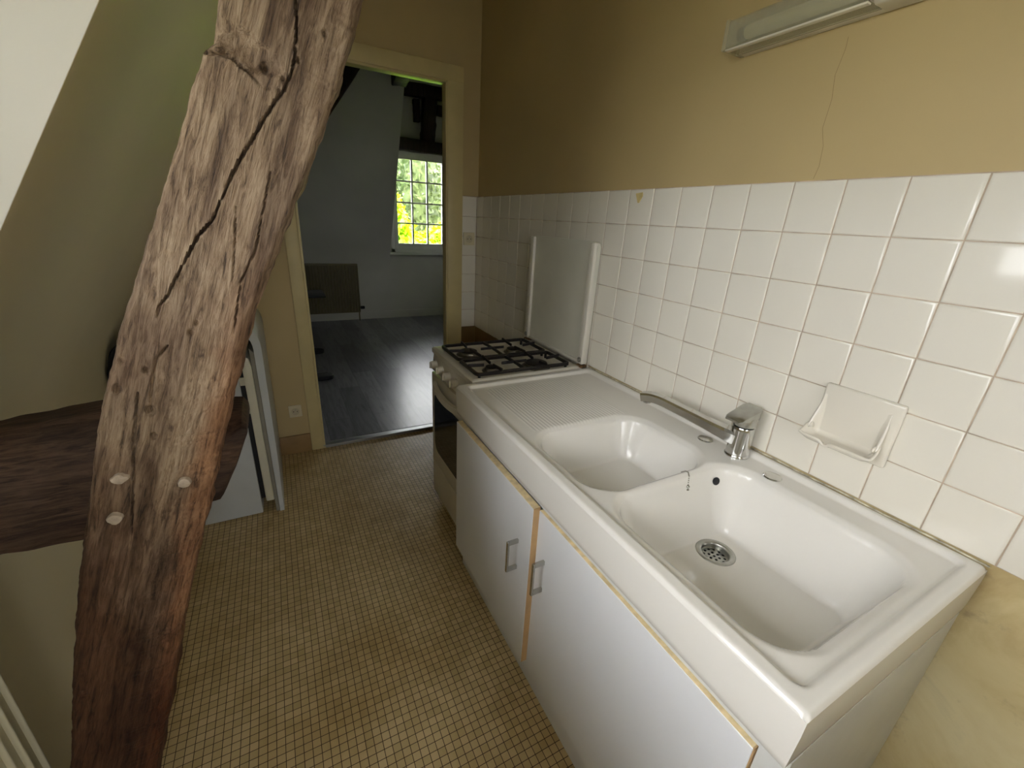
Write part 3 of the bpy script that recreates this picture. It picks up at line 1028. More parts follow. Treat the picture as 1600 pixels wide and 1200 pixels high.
lathe(bm, [(0.0105, 0.0), (0.0112, -0.004), (0.0112, -0.012), (0.008, -0.0125)], e + Vector((0, 0, -0.008)), 'Z', 28)
obj('aerator', bm, chrome, spout)
bm = new()
lathe(bm, [(0.0262, 0.089), (0.0278, 0.091), (0.0275, 0.112), (0.0230, 0.124)], (FX, FY, fz), 'Z', 40)
# lever plate: slopes down towards the user
lp = []
for k in range(9):
    t = k / 8
    x = FX + 0.024 - 0.078 * t
    z = fz + 0.142 - 0.026 * t - 0.010 * max(0, t - 0.75)
    hw = (0.0275 - 0.004 * t) * (0.80 if t in (0, 1) else 1)
    lp.append((x, z, hw, 0.024 * (1 - t) + 0.006))
rings = []
for x, z, hw, thk in lp:
    yy = FY + 0.05 * (FX - x)
    rings.append([bm.verts.new(p) for p in ((x, yy - hw, z - 0.003), (x, yy - hw * 0.8, z), (x, yy + hw * 0.8, z), (x, yy + hw, z - 0.003), (x, yy + hw * 0.96, z - thk), (x, yy - hw * 0.96, z - thk))])
for a, b in zip(rings, rings[1:]):
    for i in range(6):
        bm.faces.new((a[i], a[(i + 1) % 6], b[(i + 1) % 6], b[i]))
bm.faces.new(rings[0]); bm.faces.new(rings[-1])
obj('lever', bm, chrome_worn, tap, smooth=35)

# ------------------------------------------------------------------ sink cabinet
cab = thing('sink_cabinet', 'white laminate base cabinet with two chrome-handled doors under the sink', 'cabinet', (-0.30, 0.06, 0))
CY0, CY1 = -0.541, 0.640
bm = new()
CF = -0.556
box(bm, (CF, CY0, 0.06), (-0.01, CY0 + 0.018, 0.680)); box(bm, (CF, CY1 - 0.018, 0.06), (-0.01, CY1, 0.680))
box(bm, (CF, CY0 + 0.018, 0.06), (-0.01, CY1 - 0.018, 0.078)); box(bm, (-0.016, CY0 + 0.018, 0.078), (-0.01, CY1 - 0.018, 0.5))
box(bm, (-0.5650, CY0 - 0.001, 0.062), (CF + 0.0175, -0.5025, 0.6812)); box(bm, (-0.5640, -0.5025, 0.6525), (CF + 0.02, CY1 - 0.0005, 0.6812)); box(bm, (CF, 0.072, 0.078), (CF + 0.06, 0.09, 0.66))
obj('carcass', bm, carcass_m, cab, smooth=0)
bm = new(); box(bm, (-0.560, CY0 + 0.002, 0.0), (-0.5575, CY1 - 0.002, 0.112), 0.0005)
obj('plinth', bm, cab_white, cab)
def cab_door(y0, y1, z0, z1, xf, th, hy, hz, ang, hinge):
    """door panel with raw edges; its front face at x = xf, swung by ang about its hinge side"""
    rot = Matrix.Translation((xf + th, hinge, 0)) @ Matrix.Rotation(ang, 4, 'Z') @ Matrix.Translation((-(xf + th), -hinge, 0))
    bm = new(); box(bm, (xf, y0, z0), (xf + th, y1, z1), 0.0008, 1); bm.transform(rot)
    d = obj('door', bm, cab_white, cab)
    bm = new(); box(bm, (xf + 0.0015, y0 + 0.001, z1 - 0.0005), (xf + th - 0.0002, y1 - 0.001, z1 + 0.0012)); bm.transform(rot)
    tt = obj('top_edge', bm, wood_edge, d, smooth=0); tt['label'] = 'raw pale wood top edge'
    bm = new(); box(bm, (xf + 0.0012, y0 - 0.0012, z0 + 0.001), (xf + th - 0.0002, y0 + 0.0005, z1 + 0.001)); bm.transform(rot)
    tt = obj('side_edge', bm, tan_edge, d, smooth=0); tt['label'] = 'tan side edge'
    bm = new()
    w = 0.0085
    xo = xf - 0.031
    for zz in (hz + 0.046, hz - 0.046):
        box(bm, (xo, hy - w / 2, zz - 0.0065), (xf + 0.0005, hy + w / 2, zz + 0.0065), 0.0012, 1)
    box(bm, (xo - 0.004, hy - w / 2, hz - 0.0525), (xo + 0.003, hy + w / 2, hz + 0.0525), 0.0012, 1)
    bm.transform(rot)
    obj('handle', bm, chrome_worn, d)
cab_door(0.092, CY1 - 0.002, 0.104, 0.658, -0.590, 0.0215, 0.156, 0.463, -0.004, CY1)
cab_door(-0.500, 0.0915, 0.098, 0.650, -0.5732, 0.0160, 0.050, 0.470, 0.0, CY0)

# ------------------------------------------------------------------ gas cooker
KX0, KX1, KY0, KY1, KZ = -0.520, -0.035, 0.663, 1.128, 0.797
ck = thing('gas_cooker', 'white freestanding gas cooker with four burners and raised lid beside the sink', 'cooker', (-0.28, 0.89, 0))
bm = new()
box(bm, (KX0 + 0.03, KY0, 0.035), (KX1, KY1, 0.772), 0.003)
obj('cooker_body', bm, enamel, ck)
bm = new()
prism(bm, [(KX0 - 0.004, 0.690), (KX0 + 0.06, 0.690), (KX0 + 0.06, 0.775), (KX0 + 0.014, 0.775), (KX0 + 0.006, 0.765)], 1, KY0, KY1, 0.003)
for y in (KY0 + 0.001,):
    pass
obj('control_panel', bm, enamel, ck)
for i in range(5):
    y = 1.078 - i * 0.083
    bm = new()
    lathe(bm, [(0.0005, -0.024), (0.0150, -0.024), (0.0165, -0.021), (0.0175, -0.004), (0.0195, -0.003), (0.0195, 0.001)], (KX0, y, 0.727), 'X', 28)
    box(bm, (KX0 - 0.030, y - 0.0035, 0.713), (KX0 - 0.020, y + 0.0035, 0.741), 0.001)
    obj('knob', bm, plastic_white, ck, smooth=35)
bm = new()
# hob pressing: rim raised, well sunken
n = 40
verts, faces = [], []
HX = [KX0 - 0.002 + (KX1 - KX0 + 0.002) * i / 60 for i in range(61)]
HY = [KY0 + (KY1 - KY0) * j / 60 for j in range(61)]
for y in HY:
    for x in HX:
        q = rrect(x, y, KX0 + 0.030, KX1 - 0.050, KY0 + 0.020, KY1 - 0.020, 0.03)
        z = KZ - 0.008 * smoothstep(0.004, -0.014, q)
        o_ = rrect(x, y, KX0 - 0.002, KX1, KY0, KY1, 0.006)
        z -= 0.006 * smoothstep(-0.007, 0.0, o_)
        verts.append((x, y, z))
for j in range(60):
    for i in range(60):
        a = j * 61 + i
        faces.append((a, a + 1, a + 62, a + 61))
loop = [j * 61 for j in range(61)][::-1] + list(range(1, 61)) + [j * 61 + 60 for j in range(1, 61)] + [60 * 61 + i for i in range(59, 0, -1)]
low = []
for k in loop:
    low.append(len(verts)); verts.append((verts[k][0], verts[k][1], 0.772))
for i in range(len(loop)):
    faces.append((loop[i], loop[(i + 1) % len(loop)], low[(i + 1) % len(loop)], low[i]))
faces.append(tuple(low))
obj('hob_top', (verts, faces), enamel, ck, smooth=50)
BUR = [(-0.405, 0.985, 0.040), (-0.200, 0.960, 0.030), (-0.400, 0.760, 0.026), (-0.205, 0.748, 0.048)]
for x, y, r in BUR:
    bm = new()
    zb = KZ - 0.008
    lathe(bm, [(r + 0.012, 0), (r + 0.010, 0.003), (r + 0.002, 0.006), (r, 0.012), (r - 0.002, 0.0145), (r * 0.5, 0.015)], (x, y, zb), 'Z', 36)
    b = obj('burner', bm, burner_m, ck, smooth=40)
    bm = new()
    lathe(bm, [(r - 0.004, 0.0150), (r - 0.003, 0.0185), (r - 0.008, 0.0205), (0.0005, 0.021)], (x, y, zb), 'Z', 36)
    obj('burner_cap', bm, black_iron, b, smooth=40)
def rail_loop(bm, x0, x1, y0, y1, z, r, rad):
    pts = []
    for cx, cy, a0 in ((x1 - r, y1 - r, 0), (x0 + r, y1 - r, 90), (x0 + r, y0 + r, 180), (x1 - r, y0 + r, 270)):
        for k in range(6):
            a = math.radians(a0 + 90 * k / 5)
            pts.append((cx + r * math.cos(a), cy + r * math.sin(a), z))
    pts.append(pts[0])
    tube(bm, pts, rad, 8, cap=False, shape=[(-0.8, -1), (0.8, -1), (0.9, 0.5), (0.5, 1), (-0.5, 1), (-0.9, 0.5)])
sq = [(-0.7, -1.1), (0.7, -1.1), (0.5, 1.1), (-0.5, 1.1)]
for y0, y1, bs in ((0.858, 1.062, BUR[:2]), (0.662 + 0.012, 0.842, BUR[2:])):
    bm = new()
    gx0, gx1, gz = -0.497, -0.095, KZ + 0.016
    rail_loop(bm, gx0, gx1, y0, y1, gz, 0.014, 0.0062)
    xm = -0.302
    tube(bm, [(xm, y0, gz), (xm, y0 + (y1 - y0) * 0.30, gz + 0.003)], 0.0052, shape=sq)
    tube(bm, [(xm, y1, gz), (xm, y1 - (y1 - y0) * 0.30, gz + 0.003)], 0.0052, shape=sq)
    ymid = (y0 + y1) / 2
    tube(bm, [(xm - 0.055, ymid, gz + 0.004), (xm + 0.055, ymid, gz + 0.004)], 0.0048, shape=sq)
    tube(bm, [(xm, y0 + (y1 - y0) * 0.28, gz + 0.003), (xm, y1 - (y1 - y0) * 0.28, gz + 0.003)], 0.0048, shape=sq)
    for bx_, by_, br in bs:
        for sgn, yy in ((1, y1), (-1, y0)):
            tube(bm, [(bx_, yy + sgn * 0.006, gz + 0.009), (bx_, yy, gz + 0.009), (bx_, by_ + sgn * (br * 0.55), gz + 0.004)], 0.0048, shape=sq)
    tube(bm, [(gx0 - 0.004, ymid, gz + 0.007), (gx0, ymid, gz + 0.008), (gx0 + 0.062, ymid, gz + 0.004)], 0.0050, shape=sq)
    tube(bm, [(gx1 + 0.006, ymid, gz + 0.009), (gx1, ymid, gz + 0.009), (gx1 - 0.055, ymid, gz + 0.004)], 0.0050, shape=sq)
    for fx in (gx0 + 0.01, gx1 - 0.01):
        for fy in (y0 + 0.008, y1 - 0.008):
            box(bm, (fx - 0.004, fy - 0.004, KZ - 0.008), (fx + 0.004, fy + 0.004, gz))
    obj('pan_support', bm, black_iron, ck)
# oven door with window, drawer, feet
bm = new()
DXF = KX0 - 0.006
box(bm, (DXF, KY0 + 0.004, 0.222), (KX0 + 0.032, KY1 - 0.004, 0.680), 0.004)
od = obj('oven_door', bm, enamel, ck)
bm = new()
pts = []
wy0, wy1, wz0, wz1 = KY0 + 0.045, KY1 - 0.045, 0.300, 0.585
for cx, cz, a0 in ((wy1 - 0.02, wz1 - 0.02, 0), (wy0 + 0.02, wz1 - 0.02, 90), (wy0 + 0.05, wz0 + 0.05, 180), (wy1 - 0.05, wz0 + 0.05, 270)):
    r = 0.02 if cz > 0.4 else 0.05
    for k in range(7):
        a = math.radians(a0 + 90 * k / 6)
        pts.append((cx + r * math.cos(a), cz + r * math.sin(a)))
prism(bm, pts, 0, DXF - 0.0025, DXF + 0.004)
obj('oven_window', bm, black_glass, od, smooth=0)
bm = new()
hp = []
for k in range(13):
    t = k / 12
    hp.append((DXF - 0.002 - 0.020 * math.sin(math.pi * t) ** 0.5, KY1 - 0.06 - (KY1 - KY0 - 0.12) * t, 0.640 - 0.014 * math.sin(math.pi * t)))
tube(bm, hp, 0.011, shape=[(-0.8, -1.2), (0.8, -1.2), (0.8, 1.2), (-0.8, 1.2)])
obj('oven_handle', bm, enamel, od, smooth=35)
bm = new(); box(bm, (DXF + 0.002, KY0 + 0.004, 0.045), (KX0 + 0.032, KY1 - 0.004, 0.216), 0.003)
obj('bottom_drawer', bm, enamel, ck)
for x in (KX0 + 0.05, KX1 - 0.05):
    for y in (KY0 + 0.05, KY1 - 0.05):
        bm = new(); lathe(bm, [(0.016, 0.0), (0.016, 0.006), (0.009, 0.01), (0.009, 0.036)], (x, y, 0), 'Z', 16)
        obj('foot', bm, plastic_white, ck)
# lid standing up against the tiles
lx = -0.020
bm = new()
LZ0, LZ1 = 0.806, 1.284
pts = []
for cx, cz, a0, r in ((KY1 - 0.008, LZ1 - 0.016, 0, 0.016), (KY0 + 0.010, LZ1 - 0.016, 90, 0.016), (KY0 + 0.003, LZ0 + 0.004, 180, 0.003), (KY1 - 0.008 + 0.01, LZ0 + 0.004, 270, 0.003)):
    for k in range(6):
        a = math.radians(a0 + 90 * k / 5)
        pts.append((cx + r * math.cos(a), cz + r * math.sin(a)))
prism(bm, pts, 0, lx - 0.012, lx + 0.006, 0.002, 1)
lid = obj('lid', bm, enamel_grey, ck)
for y0, y1 in ((KY0 - 0.004, KY0 + 0.026), (KY1 - 0.026, KY1 + 0.006)):
    bm = new()
    box(bm, (lx - 0.024, y0, LZ0), (lx + 0.004, y1, LZ1 - 0.004), 0.004, 2)
    for zz in (LZ0 + 0.045, LZ1 - 0.035):
        lathe(bm, [(0.0035, 0.0), (0.0035, -0.0012), (0.0005, -0.002)], (lx - 0.024, (y0 + y1) / 2, zz), 'X', 10)
    obj('lid_rail', bm, enamel, lid)
    ym = (y0 + y1) / 2
    bm = new()
    box(bm, (lx - 0.026, ym - 0.016, KZ - 0.004), (lx + 0.004, ym + 0.014, KZ + 0.006), 0.001, 1)
    obj('hinge_plate', bm, mould_m, lid)
    bm = new()
    lathe(bm, [(0.011, 0.002), (0.011, -0.003), (0.0085, -0.004), (0.006, -0.002), (0.004, -0.004), (0.0005, -0.005)], (lx - 0.024, ym, LZ0 + 0.018), 'X', 20)
    obj('hinge_rosette', bm, steel, lid, smooth=40)
bm = new(); box(bm, (lx - 0.020, KY0 + 0.026, LZ0), (lx - 0.010, KY1 - 0.026, LZ0 + 0.012), 0.003)
obj('lid_bottom_fold', bm, enamel, lid)

# ------------------------------------------------------------------ soap dish
SDY0, SDY1, SDZ0, SDZ1 = -0.351, -0.201, 0.893, 1.036
bm = new()
box(bm, (-0.0185, SDY0, SDZ0), (-0.0055, SDY1, SDZ1), 0.005, 3)
dish = obj('soap_dish', bm, dish_white, loc=(-0.006, -0.275, 0.893), smooth=40)
tag(dish, 'white ceramic soap dish fixed to the wall tiles above the big bowl', 'soap dish')
def dish_tray():
    verts, faces = [], []
    NU, NS = 44, 40
    y0, y1 = SDY0 + 0.016, SDY1 - 0.003
    prof = []
    for k in range(NS + 1):
        s = k / NS
        if s < 0.5:
            t = s / 0.5
            prof.append((-0.0180, 1.012 - 0.085 * t, -1.0, 0.0))
        elif s < 0.62:
            a = (s - 0.5) / 0.12 * math.pi / 2
            prof.append((-0.0180 - 0.012 * (1 - math.cos(a)), 0.927 - 0.012 * math.sin(a), -math.cos(a), math.sin(a)))
        else:
            t = (s - 0.62) / 0.38
            prof.append((-0.030 - 0.034 * t, 0.915 - 0.004 * t, 0.0, 1.0))
    for u in range(NU + 1):
        f = u / NU
        y = y0 + (y1 - y0) * f
        edge = max(0.0, 1 - min(f, 1 - f) / 0.10)
        for k in range(NS + 1):
            s = k / NS
            x, z, nx, nz = prof[k]
            h = (0.002 + 0.026 * smoothstep(0.05, 0.58, s)) * (1 - 0.55 * smoothstep(0.62, 1.0, s))
            off = h * edge ** 1.6
            lip = smoothstep(0.90, 1.0, s) * 0.0105
            notch = math.exp(-((f - 0.62) / 0.055) ** 2)
            off = max(off, lip * (1 - 1.1 * notch))
            flare = 0.006 * edge * smoothstep(0.4, 0.9, s) * (1 if f > 0.5 else -1)
            verts.append((x + nx * off, y + flare, z + nz * off))
    for u in range(NU):
        for k in range(NS):
            a = u * (NS + 1) + k
            faces.append((a, a + 1, a + NS + 2, a + NS + 1))
    return verts, faces
tray = obj('dish_tray', dish_tray(), dish_white, dish, smooth=70)
so = tray.modifiers.new('thickness', 'SOLIDIFY'); so.thickness = 0.006; so.offset = 1.0
bv = tray.modifiers.new('soft', 'SUBSURF'); bv.levels = 1; bv.render_levels = 1

# ------------------------------------------------------------------ wall lamp over the sink
lamp = thing('wall_lamp', 'white tubular strip lamp with clear plastic cover on the mustard wall', 'lamp', (0.003, 0.04, 1.755))
bm = new(); box(bm, (-0.022, -0.150, 1.752), (0.0035, 0.222, 1.812), 0.002)
obj('back_plate', bm, plastic_white, lamp)
bm = new(); box(bm, (-0.076, 0.212, 1.750), (0.0, 0.222, 1.812), 0.002)
obj('end_cap', bm, diffuser_m, lamp)
bm = new(); prism(bm, [(-0.0, 1.750), (-0.052, 1.750), (-0.070, 1.768), (-0.070, 1.798), (-0.052, 1.812), (0.0, 1.812)], 1, -0.150, -0.088, 0.004)
obj('switch_housing', bm, plastic_white, lamp)
bm = new()
c = [(-0.020, 1.751), (-0.066, 1.751), (-0.073, 1.757), (-0.073, 1.805), (-0.068, 1.811), (-0.020, 1.812)]
ci = [(-0.020, 1.7535), (-0.065, 1.7535), (-0.0705, 1.758), (-0.0705, 1.804), (-0.067, 1.8085), (-0.020, 1.8095)]
prism(bm, c + list(reversed(ci)), 1, -0.088, 0.213)
obj('cover', bm, diffuser_m, lamp, smooth=25)
bm = new(); tube(bm, [(-0.046, -0.075, 1.783), (-0.046, 0.182, 1.783)], 0.013, 20)
obj('lamp_tube', bm, ceramic('opal_tube', (222, 220, 205), 0.3), lamp)
bm = new(); lathe(bm, [(0.008, 0), (0.015, 0.001), (0.015, 0.018), (0.009, 0.022)], (-0.046, 0.180, 1.783), 'Y', 20)
obj('tube_socket', bm, dark_rubber, lamp)
bm = new(); box(bm, (-0.073, -0.088, 1.7485), (-0.060, 0.213, 1.7525), 0.001)
obj('bottom_lip', bm, plastic_white, lamp)

# ------------------------------------------------------------------ sockets
def wall_socket(x0, x1, z0, z1, yw, label):
    s = thing('wall_socket', label, 'socket', ((x0 + x1) / 2, yw, z0))
    bm = new(); box(bm, (x0, yw - 0.010, z0), (x1, yw, z1), 0.003)
    obj('faceplate', bm, plastic_cream, s)
    cx, cz = (x0 + x1) / 2, (z0 + z1) / 2
    R = (x1 - x0) * 0.31
    bm = new()
    lathe(bm, [(R, -0.0112), (R * 0.93, -0.0125), (R * 0.88, -0.0105), (0.0005, -0.0102)], (cx, yw, cz), 'Y', 28, cap=False)
    obj('socket_well', bm, simple('socket_well_cream', (198, 188, 158), 0.5), s)
    bm = new()
    for dx in (-0.0095, 0.0095):
        lathe(bm, [(0.0028, -0.0108), (0.0005, -0.0110)], (cx + dx, yw, cz - 0.001), 'Y', 10)
    obj('contact_holes', bm, dark_rubber, s)
    bm = new(); lathe(bm, [(0.0024, -0.010), (0.0024, -0.016), (0.0005, -0.017)], (cx, yw, cz + 0.009), 'Y', 10)
    obj('earth_pin', bm, steel, s)
wall_socket(-1.134, -1.068, 0.228, 0.300, YF, 'cream wall socket low down beside the left door casing')
wall_socket(-0.090, -0.020, 1.190, 1.262, YF - 0.0062, 'cream wall socket on the narrow tiled strip right of the doorway')

# ------------------------------------------------------------------ fridge behind the post
fr = thing('fridge', 'white fridge with its rounded door ajar behind the oak post', 'fridge', (-1.45, 1.55, 0))
FY0, FY1 = 1.312, 1.800
bm = new()
prism(bm, [(-1.622, 0.004), (-1.289, 0.004), (-1.289, 0.880), (-1.330, 0.900), (-1.560, 0.900), (-1.61, 0.86), (-1.622, 0.82)], 1, FY0, FY1, 0.004)
obj('fridge_body', bm, fridge_white, fr)
bm = new(); prism(bm, [(-1.692, 0.16), (-1.6225, 0.16), (-1.6225, 0.845), (-1.640, 0.85), (-1.668, 0.82), (-1.692, 0.74)], 1, FY0 - 0.004, FY1 - 0.02, 0.012)
obj('condenser_back', bm, blackish, fr)
bm = new(); box(bm, (-1.289, FY0 + 0.012, 0.075), (-1.262, FY1 - 0.02, 0.86))  # black block stands in for the shade inside the door gap
obj('gap_shade', bm, blackish, fr)
for z in (0.655, 0.525, ):
    bm = new(); box(bm, (-1.289, FY0 + 0.004, z - 0.016), (-1.255, FY0 + 0.04, z + 0.018), 0.002)
    obj('hinge_bracket', bm, fridge_liner, fr)
bm = new()
# door shell with a rounded top and liner bulge
arc = [(-1.190, 0.80)] + [(-1.190 - 0.085 * (1 - math.cos(a)), 0.80 + 0.115 * math.sin(a)) for a in [math.radians(12 * k) for k in range(1, 8)]]
inn = [(-1.219, 0.795)] + [(-1.219 - 0.062 * (1 - math.cos(a)), 0.795 + 0.086 * math.sin(a)) for a in [math.radians(12 * k) for k in range(1, 8)]]
prism(bm, [(-1.202, 0.0), (-1.196, 0.3)] + arc + list(reversed(inn)) + [(-1.222, 0.0)], 1, FY0 - 0.012, FY1, 0.002, 1)
dr = obj('fridge_door', bm, fridge_white, fr, smooth=30)
bm = new()
rad = []
for k in range(13):
    a = math.radians(-90 - 180 * k / 12)
lin_pts = [(-1.236, 0.062), (-1.270, 0.062), (-1.270, 0.72)] + [(-1.253 + 0.017 * math.cos(a), 0.735 + 0.028 * math.sin(a)) for a in [math.radians(180 - 15 * k) for k in range(0, 10)]] + [(-1.237, 0.72)]
prism(bm, lin_pts, 1, FY0 - 0.004, FY1 - 0.02, 0.006, 2)
obj('door_liner', bm, fridge_liner, dr, smooth=40)
bm = new(); prism(bm, [(-1.236, 0.0), (-1.2225, 0.0), (-1.2195, 0.78), (-1.236, 0.80)], 1, FY0 - 0.006, FY1, 0.002, 1)
obj('door_gasket', bm, gasket_m, dr)

# ------------------------------------------------------------------ radiators
def ribbed_radiator(name, label, xr, y_or_x, plane, n, pitch, z0, z1, depth, mat):
    """steel panel radiator with upright ribs; end at y_or_x, running away from it by n ribs"""
    if plane == 'X':
        root = thing(name, label, 'radiator', (xr - depth / 2, y_or_x - n * pitch / 2, z0))
    else:
        root = thing(name, label, 'radiator', (y_or_x - n * pitch / 2, xr + depth / 2, z0))
    def P(a, d, z):      # a along from the end, d depth behind the front
        return (xr - d, y_or_x - a, z) if plane == 'X' else (y_or_x - a, xr + d, z)
    bm = new()
    prof = []
    g = 0.009 if plane == 'X' else 0.022
    for i in range(n):
        a = i * pitch
        prof += [(a + 0.0, 0.006), (a + 0.002, 0.001), (a + 0.0045, 0.0), (a + 0.007, 0.001), (a + 0.0095, g * 0.8), (a + pitch - 0.003, g)]
    L = n * pitch
    lo = [bm.verts.new(P(a, d, z0 + 0.02)) for a, d in prof]
    hi = [bm.verts.new(P(a, d, z1 - 0.02)) for a, d in prof]
    for i in range(len(prof) - 1):
        bm.faces.new((lo[i], lo[i + 1], hi[i + 1], hi[i]))
    obj('ribbed_panel', bm, mat, root, smooth=50)
    bm = new()
    a0, b0 = P(-0.002, g + 0.001, z0), P(L, depth, z1)
    box(bm, a0, b0, 0.006)
    obj('water_channel', bm, mat, root)
    return root, P
ribbed_radiator('radiator', 'cream ribbed radiator in the bottom left corner under the kitchen window', -1.612, 0.205, 'X', 38, 0.0305, 0.12, 0.80, 0.07, radiator_m)
rr, P = ribbed_radiator('radiator', 'olive ribbed radiator on the far wall of the room beyond the doorway', RY - 0.105, -0.200, 'Y', 26, 0.034, 0.125, 0.735, 0.075, radiator_brown)
bm = new(); lathe(bm, [(0.012, -0.05), (0.012, 0.0), (0.020, 0.002), (0.020, 0.045), (0.015, 0.05)], (-0.195, RY - 0.07, 0.185), 'X', 16)
obj('radiator_valve', bm, dark_rubber, rr)
bm = new(); tube(bm, [(-0.205, RY - 0.07, 0.185), (-0.215, RY - 0.07, 0.10), (-0.215, RY - 0.07, FZ)], 0.008, 8)
obj('feed_pipe', bm, radiator_brown, rr)

# ------------------------------------------------------------------ low black table half hidden by the door casing
tb = thing('side_table', 'low black table on flat rounded feet, half hidden by the left door casing', 'table', (-1.25, 3.4, FZ))
bm = new(); box(bm, (-1.75, 3.28, 0.648), (-0.755, 3.62, 0.664), 0.004)
obj('table_top', bm, simple('dark_table_lacquer', (18, 20, 24), 0.4), tb)
for y in (3.03, 3.80):
    bm = new()
    pts = [(-1.60, y - 0.05)] + [(-0.83 + 0.05 * math.cos(a), y + 0.05 * math.sin(a)) for a in [math.radians(-90 + 20 * k) for k in range(10)]] + [(-1.60, y + 0.05)]
    prism(bm, pts, 2, FZ, FZ + 0.035, 0.006)
    obj('foot', bm, blackish, tb)
    bm = new(); box(bm, (-1.30, y - 0.02 if y < 3.4 else y - 0.10, FZ + 0.03), (-1.24, y + 0.10 if y < 3.4 else y + 0.02, 0.650), 0.004)
    obj('leg', bm, blackish, tb)

# ------------------------------------------------------------------ roof timbers of the next room
def rough_bar(bm, p0, p1, w, h, seed=0, n=14):
    p0, p1 = Vector(p0), Vector(p1)
    d = (p1 - p0).normalized()
    ref = Vector((0, 1, 0)) if abs(d.y) < 0.9 else Vector((0, 0, 1))
    s = d.cross(ref).normalized(); u = s.cross(d)
    rings = []
    for k in range(n + 1):
        c = p0.lerp(p1, k / n)
        ring = []
        for a, b in ((-1, -.9), (-.9, -1), (0, -1.02), (.9, -1), (1, -.9), (1.02, 0), (1, .9), (.9, 1), (0, 1.02), (-.9, 1), (-1, .9), (-1.02, 0)):
            j = 1 + 0.10 * noise.noise(Vector((a * 1.5 + seed, b * 1.5, k * 0.6)))
            ring.append(bm.verts.new(c + s * a * w / 2 * j + u * b * h / 2 * j))
        rings.append(ring)
    for a, b in zip(rings, rings[1:]):
        for i in range(12):
            bm.faces.new((a[i], a[(i + 1) % 12], b[(i + 1) % 12], b[i]))
    bm.faces.new(rings[0]); bm.faces.new(rings[-1])
def timber(name, p0, p1, w, h, label, seed):
    bm = new(); rough_bar(bm, p0, p1, w, h, seed)
    o = obj(name, bm, oak_black, loc=tuple((Vector(p0) + Vector(p1)) / 2), smooth=40)
    tag(o, label, 'beam')
timber('lintel_beam', (0.24, RY - 0.075, 2.135), (1.78, RY - 0.075, 2.115), 0.13, 0.13, 'blackened lintel beam straight above the living room window', 1)
timber('stud_post', (0.735, RY - 0.07, 2.19), (0.775, RY - 0.07, 2.72), 0.16, 0.12, 'short dark upright post standing on the lintel above the window', 2)
timber('stud_rail', (0.86, RY - 0.06, 2.545), (1.78, RY - 0.06, 2.53), 0.10, 0.12, 'dark cross rail right of the short post above the window', 3)
timber('head_beam', (0.24, RY - 0.085, 2.70), (1.78, RY - 0.085, 2.735), 0.13, 0.10, 'dark top beam running over the short post in the dormer', 4)
timber('knee_brace', (0.605, RY - 0.06, 2.62), (0.612, RY - 0.06, 2.39), 0.07, 0.08, 'small brown brace block against the left of the short post', 5)
timber('purlin', (0.95, RY - 0.20, 2.73), (1.02, 4.05, 2.86), 0.14, 0.14, 'dark brown rafter coming forward from the top of the short post', 6)
timber('purlin_end', (0.150, 4.135, 2.555), (0.125, 3.86, 2.575), 0.135, 0.15, 'sawn brown beam end poking out of the grey slope near the door head', 7)
timber('slope_brace', (-0.62, sy(2.10) - 0.10, 2.06), (-0.22, sy(2.66) - 0.10, 2.62), 0.10, 0.10, 'dark diagonal brace across the top of the grey sloping wall', 8)

# ------------------------------------------------------------------ a black hose behind the cabinet end
bm = new()
tube(bm, [(-0.10, -0.60, 0.006), (-0.075, -0.585, 0.06), (-0.05, -0.575, 0.13), (-0.035, -0.565, 0.175), (-0.03, -0.56, 0.20)], 0.014, 12)
hs = obj('drain_hose', bm, dark_rubber, loc=(-0.06, -0.58, 0))
tag(hs, 'black rubber hose end against the bare wall below the sink', 'hose')

# ------------------------------------------------------------------ garden beyond the far window
GZ = -2.8
bm = new(); box(bm, (-60, -60, GZ - 0.1), (60, 80, GZ))
obj('ground', bm, grass_m, kind='structure', smooth=0)
def leaves(fn, count, size, seed):
    rnd = random.Random(seed)
    verts, faces = [], []
    for _ in range(count):
        p, nrm = fn(rnd)
        d = Vector((rnd.uniform(-1, 1), rnd.uniform(-1, 1), rnd.uniform(-1, 1))).normalized()
        nrm = (nrm + d * 0.9).normalized()
        a = nrm.orthogonal().normalized()
        a = Matrix.Rotation(rnd.uniform(0, 6.28), 3, nrm) @ a
        b = nrm.cross(a)
        s = size * rnd.uniform(0.6, 1.4)
        k = len(verts)
        verts += [p - a * s, p + b * s * 0.45, p + a * s, p - b * s * 0.45]
        faces.append((k, k + 1, k + 2, k + 3))
    return [tuple(v) for v in verts], faces
def mound(cx, cy, rx, ry, z0, h):
    def fn(rnd):
        while True:
            d = Vector((rnd.gauss(0, 1), rnd.gauss(0, 1), abs(rnd.gauss(0, 1)))).normalized()
            if d.y < 0.5:
                break
        k = 1 + 0.10 * noise.noise(d * 3 + Vector((cx, cy, 0))) - 0.10 * rnd.random() ** 2
        return Vector((cx + d.x * rx * k, cy + d.y * ry * k, z0 + d.z * h * k)), d
    return fn
def core(bm, cx, cy, rx, ry, z0, h, s=0.9):
    bmesh.ops.create_icosphere(bm, subdivisions=4, radius=1.0, matrix=Matrix.Translation((cx, cy, z0)) @ Matrix.Diagonal((rx * s, ry * s, h * s, 1)))
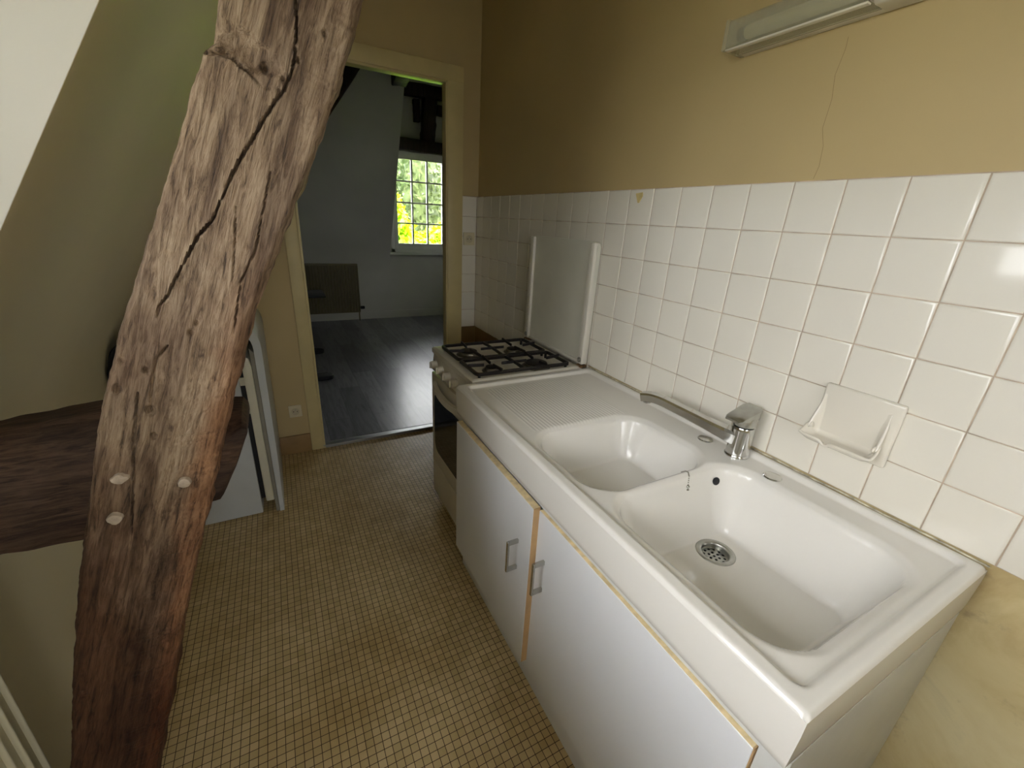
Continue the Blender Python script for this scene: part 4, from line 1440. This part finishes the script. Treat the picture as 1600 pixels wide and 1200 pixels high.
def bush(name, label, cat, cx, cy, rx, ry, z0, h, count, size, mat, seed, trunk=False):
    if trunk:
        root = thing(name, label, cat, (cx, cy, GZ), 'trees beyond the hedge')
        bm = new(); tube(bm, [(cx, cy, GZ), (cx + 0.1, cy, GZ + 1.5), (cx - 0.05, cy, z0 + h * 0.4)], [0.28, 0.2, 0.1], 12)
        obj('trunk', bm, bark_m, root)
        bm = new(); rz = h
        verts, faces = leaves(lambda r: crown_pt(r, cx, cy, rx, ry, z0, h), count, size, seed)
        fo = obj('foliage', (verts, faces), mat, root, smooth=0)
        bm = new(); core(bm, cx, cy, rx, ry, z0, h, 0.72)
        obj('inner_growth', bm, mat, fo)
    else:
        verts, faces = leaves(mound(cx, cy, rx, ry, z0, h), count, size, seed)
        o = obj(name, (verts, faces), mat, loc=(cx, cy, GZ), smooth=0)
        tag(o, label, cat)
        bm = new(); core(bm, cx, cy, rx, ry, z0, h, 0.86)
        obj('inner_growth', bm, mat, o)
def crown_pt(rnd, cx, cy, rx, ry, z0, h):
    while True:
        d = Vector((rnd.uniform(-1, 1), rnd.uniform(-1, 1), rnd.uniform(-1, 1)))
        if d.length < 1 and d.length > 0.1:
            break
    k = 1 + 0.22 * noise.noise(d.normalized() * 2.6 + Vector((cx, 0, cy)))
    if noise.noise(Vector((cx + d.x * rx, cy + d.y * ry, d.z * h)) * 1.1) < -0.28:
        d *= 0.8
    return Vector((cx + d.x * rx * k, cy + d.y * ry * k, z0 + d.z * h * k)), d.normalized()
bush('shrub', 'tall sunlit lime-green shrub on the left outside the window', 'shrub', 0.72, 8.6, 1.32, 1.3, GZ, 4.78, 9000, 0.10, leaf_lime, 1)
bush('hedge', 'rounded sunlit lime-green hedge low across the window view', 'hedge', 4.1, 12.2, 3.4, 1.5, GZ, 4.02, 14000, 0.10, leaf_lime, 2)
bush('tree', 'dark green tree standing behind the tall lime shrub', 'tree', 1.6, 17.5, 2.2, 1.8, 2.6, 4.6, 9000, 0.16, leaf_dark, 3, True)
bush('tree', 'pale green tree seen through the middle panes', 'tree', 4.6, 22.0, 2.9, 1.9, 1.6, 5.6, 9000, 0.14, leaf_green, 4, True)
bush('tree', 'broad green tree on the right beyond the hedge', 'tree', 7.6, 17.5, 2.6, 1.8, 2.0, 5.0, 9000, 0.16, leaf_green, 5, True)
bush('tree', 'tallest dark tree rising at the back of the garden', 'tree', 5.5, 29.0, 8.5, 3.0, 4.0, 8.0, 12000, 0.22, leaf_dark, 6, True)
